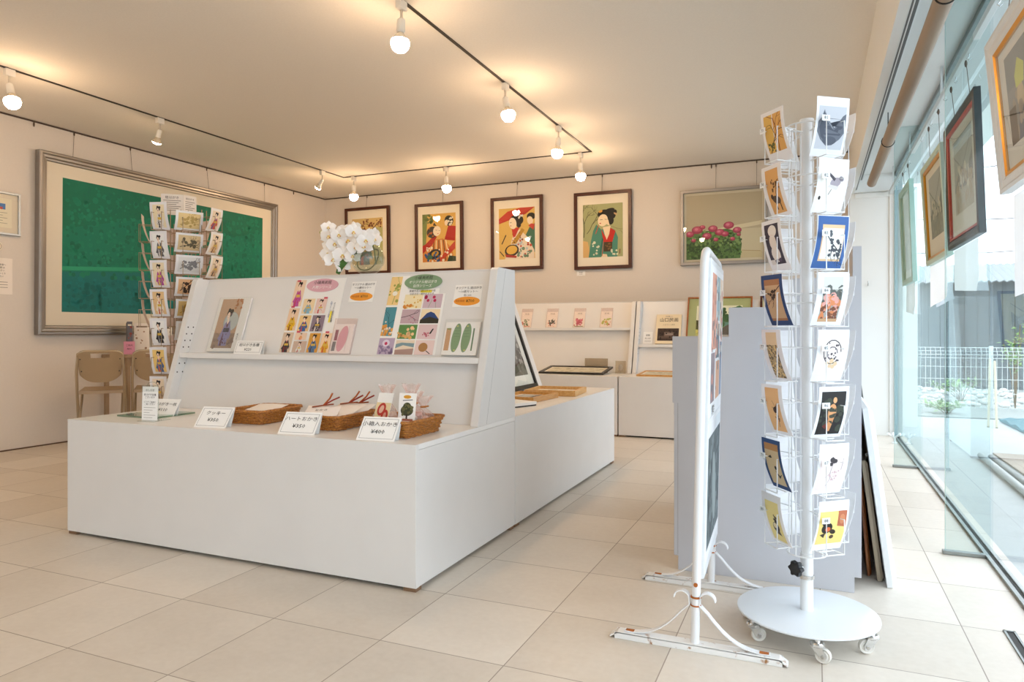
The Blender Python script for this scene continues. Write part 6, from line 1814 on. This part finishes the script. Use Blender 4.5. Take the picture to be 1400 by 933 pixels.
# ------------------------------------------------------------------ folding chairs, side table and leaflets by the left wall
TAN = M('#a48d6e', .4, noise=.03, scale=12, name='tan_vinyl')
TUB = M('#b3a48c', .3, .6)
def folding_chair(c, rz, label):
    t = thing('folding_chair', label, 'chair', c, rz, 'tan folding chairs')
    R = Matrix.Translation(V(c)) @ Matrix.Rotation(rz, 4, 'Z')   # local: +y is the way the chair faces; back nearest -y
    W = .168
    mb = MB()
    for s in (-1, 1):
        mb.tube([(s * W, .20, .012), (s * (W - .005), -.02, .40), (s * (W - .008), -.115, .60), (s * (W - .02), -.150, .735), (s * (W - .05), -.155, .755)], .011, TUB, 10, X=R)
    mb.tube([(-W + .05, -.155, .755), (W - .05, -.155, .755)], .011, TUB, 10, X=R)
    mb.tube([(-W, .19, .03), (W, .19, .03)], .008, TUB, 8, X=R)
    mb.build('front_leg_frame', t, 50)
    for s in (-1, 1):
        mb = MB(); mb.tube([(s * (W - .025), -.22, .012), (s * (W - .025), .0, .28), (s * (W - .025), .16, .42)], .010, TUB, 10, X=R); mb.ball((s * (W - .025), -.22, .012), .013, DARK, 8, 6, X=R); mb.ball((s * W, .20, .012), .013, DARK, 8, 6, X=R)
        mb.build('leg', t, 50)
    mb = MB(); mb.tube([(-W + .03, -.20, .035), (W - .03, -.20, .035)], .007, TUB, 8, X=R); mb.build('stretcher', t, 50)
    # moulded backrest with a hand slot near the top
    mb = MB()
    nx, nz = 24, 14
    vs, fs = [], []
    def BP(u, v, q):
        a_ = abs(2 * u - 1); zl = .512 + .060 * a_ ** 3; z = zl + (.757 - .034 * a_ ** 7 - zl) * v
        hw = (W - .012) * (1 - .10 * (1 - v))
        y = -.085 - .070 * v - .018 * (1 - (2 * u - 1) ** 2) + q
        return (hw * (2 * u - 1), y, z)
    hole = lambda i, j: 7 <= i < 17 and 11 <= j < 13
    idx = {}
    for s, q in ((0, -.006), (1, .006)):
        for i in range(nx + 1):
            for j in range(nz + 1):
                idx[(s, i, j)] = len(vs); vs.append(BP(i / nx, j / nz, q))
    for i in range(nx):
        for j in range(nz):
            if hole(i, j): continue
            a = [idx[(0, i, j)], idx[(0, i + 1, j)], idx[(0, i + 1, j + 1)], idx[(0, i, j + 1)]]
            b = [idx[(1, i, j)], idx[(1, i + 1, j)], idx[(1, i + 1, j + 1)], idx[(1, i, j + 1)]]
            fs += [tuple(a), tuple(reversed(b))]
            for (di, dj, e) in ((-1, 0, (3, 0)), (1, 0, (1, 2)), (0, -1, (0, 1)), (0, 1, (2, 3))):
                ii, jj = i + di, j + dj
                if ii < 0 or jj < 0 or ii >= nx or jj >= nz or hole(ii, jj):
                    fs.append((a[e[0]], a[e[1]], b[e[1]], b[e[0]]))
    mb.add(vs, fs, TAN, R)
    bk = mb.build('backrest', t, 40)
    for s in (-1, 1):
        for v in (.25, .75):
            mb = MB(); p = BP(.5 + s * .44, v, -.007); mb.ball(p, (.005, .003, .005), DARK, 8, 6, X=R); mb.build('screw', bk)
    mb = MB()
    n = 12; vs, fs = [], []
    for s in (1, 0):
        for i in range(n + 1):
            for j in range(n + 1):
                u, v = i / n, j / n
                hw = (W - .016) * (1 - .10 * v)
                vs.append((hw * (2 * u - 1), -.06 + .34 * v, .425 + .012 * v + (.018 if s else -.004) - .010 * sin(PI * u) * sin(PI * v) * s))
    k0 = (n + 1) ** 2
    for i in range(n):
        for j in range(n):
            q = (i * (n + 1) + j, (i + 1) * (n + 1) + j, (i + 1) * (n + 1) + j + 1, i * (n + 1) + j + 1)
            fs.append(q); fs.append(tuple(k0 + z for z in reversed(q)))
    ring = [i * (n + 1) for i in range(n + 1)] + [n * (n + 1) + j for j in range(1, n + 1)] + [i * (n + 1) + n for i in range(n - 1, -1, -1)] + [j for j in range(n - 1, 0, -1)]
    for p_, q_ in zip(ring, ring[1:] + ring[:1]): fs.append((p_, q_, k0 + q_, k0 + p_))
    mb.add(vs, fs, TAN, R); mb.build('seat', t, 50)
folding_chair((-5.19, 3.82, 0), rad(50), 'tan folding chair fully in view by the side wall')
folding_chair((-4.947, 4.109, 0), rad(50), 'tan folding chair partly hidden behind the wire postcard rack')
t = thing('side_table', 'narrow side table against the wall below the big green picture', 'table', (-5.40, 4.68, 0))
TT = M('#9c8468', .5, noise=.06, scale=10)
mb = MB(); mb.box((-5.615, 4.13, .685), (-5.30, 5.35, .712), TT, .003); mb.build('tabletop', t)
for x in (-5.59, -5.33):
    for y in (4.16, 5.32):
        mb = MB(); mb.box((x - .015, y - .015, 0), (x + .015, y + .015, .685), TT, .002); mb.build('leg', t)
mb = MB(); mb.box((-5.60, 4.15, .60), (-5.585, 5.33, .685), TT); mb.build('apron', t)
Gl = 'leaflets on the side table'
def leaflet(y, w, h, th, lab, cols, rz=0.0, x=-5.47, lean=.16, vert=None):
    X = Matrix.Translation((x, y, .7125)) @ Matrix.Rotation(rz, 4, 'Z') @ basis((0, 0, 0), (.55, .835, 0), V((-.835 * lean, .55 * lean, 1)).normalized(), V((.835, -.55, lean)).normalized())
    mb = MB(); mb.box((0, 0, 0), (w, h, th), M(cols[0], .6), .0006, X)
    A = [D_(int(y * 100), 9, .01, h * .15, w - .01, h * .85, .004, .012, cols[1]), R_(w * .15, h * .86, w * .85, h * .91, cols[2])]
    mb.art(trim(A, .002, .002, w - .002, h - .002), X, n0=th + .0002)
    solo(mb, 'leaflet', lab, 'leaflet', X.translation, Gl)
t = thing('card_stand', 'small pink card standing at the edge of the side table', 'card', (-5.40, 4.24, .7125), 0)
X = Matrix.Translation((-5.43, 4.20, .7125)) @ basis((0, 0, 0), (.55, .835, 0), (-.12, .08, 1), (.835, -.55, .15))
mb = MB(); mb.box((0, 0, 0), (.085, .11, .002), M('#d38ca4', .6), 0, X)
for k, s in enumerate(('ご案内', '無料')): mb.text(s, .042, .075 - .03 * k, .018, INK, X, .0027)
mb.build('card_face', t)
mb = MB(); mb.box((0, 0, -.03), (.085, .004, 0), M('#b07088', .6), 0, X); mb.build('foot', t)
leaflet(4.28, .040, .27, .10, 'dark spined book standing first among the leaflets', ('#5a5a62', '#8c3c34', '#d9d4c6'), x=-5.50)
leaflet(4.34, .12, .27, .010, 'white brochure with brown picture standing beside the dark book', ('#e6ddd2', '#a8876c', '#7a6a5c'), lean=.12, x=-5.48)
leaflet(4.50, .16, .26, .010, 'white brochure with grey pattern standing at the rack side', ('#e9e4dc', '#77706a', '#57524e'), lean=.12, x=-5.45)

# ------------------------------------------------------------------ light: overcast sky outside, warm lamps inside
w = bpy.data.worlds.new('overcast_sky')
S.world = w
w.use_nodes = True
N, L = w.node_tree.nodes, w.node_tree.links
bg = N['Background']
bg.inputs['Color'].default_value = (0.89, 0.93, 1.0, 1)
bg.inputs['Strength'].default_value = 3.2

S.view_settings.view_transform = 'Standard'
S.view_settings.look = 'None'
S.view_settings.gamma = 1
S.view_settings.use_curve_mapping = False
S.view_settings.exposure = 0.45
cy = S.cycles
cy.use_denoising = True
cy.max_bounces = 10
cy.diffuse_bounces = 6
cy.glossy_bounces = 4
cy.transmission_bounces = 6
cy.transparent_max_bounces = 24
cy.sample_clamp_indirect = 10.0
cy.caustics_reflective = False
cy.caustics_refractive = False
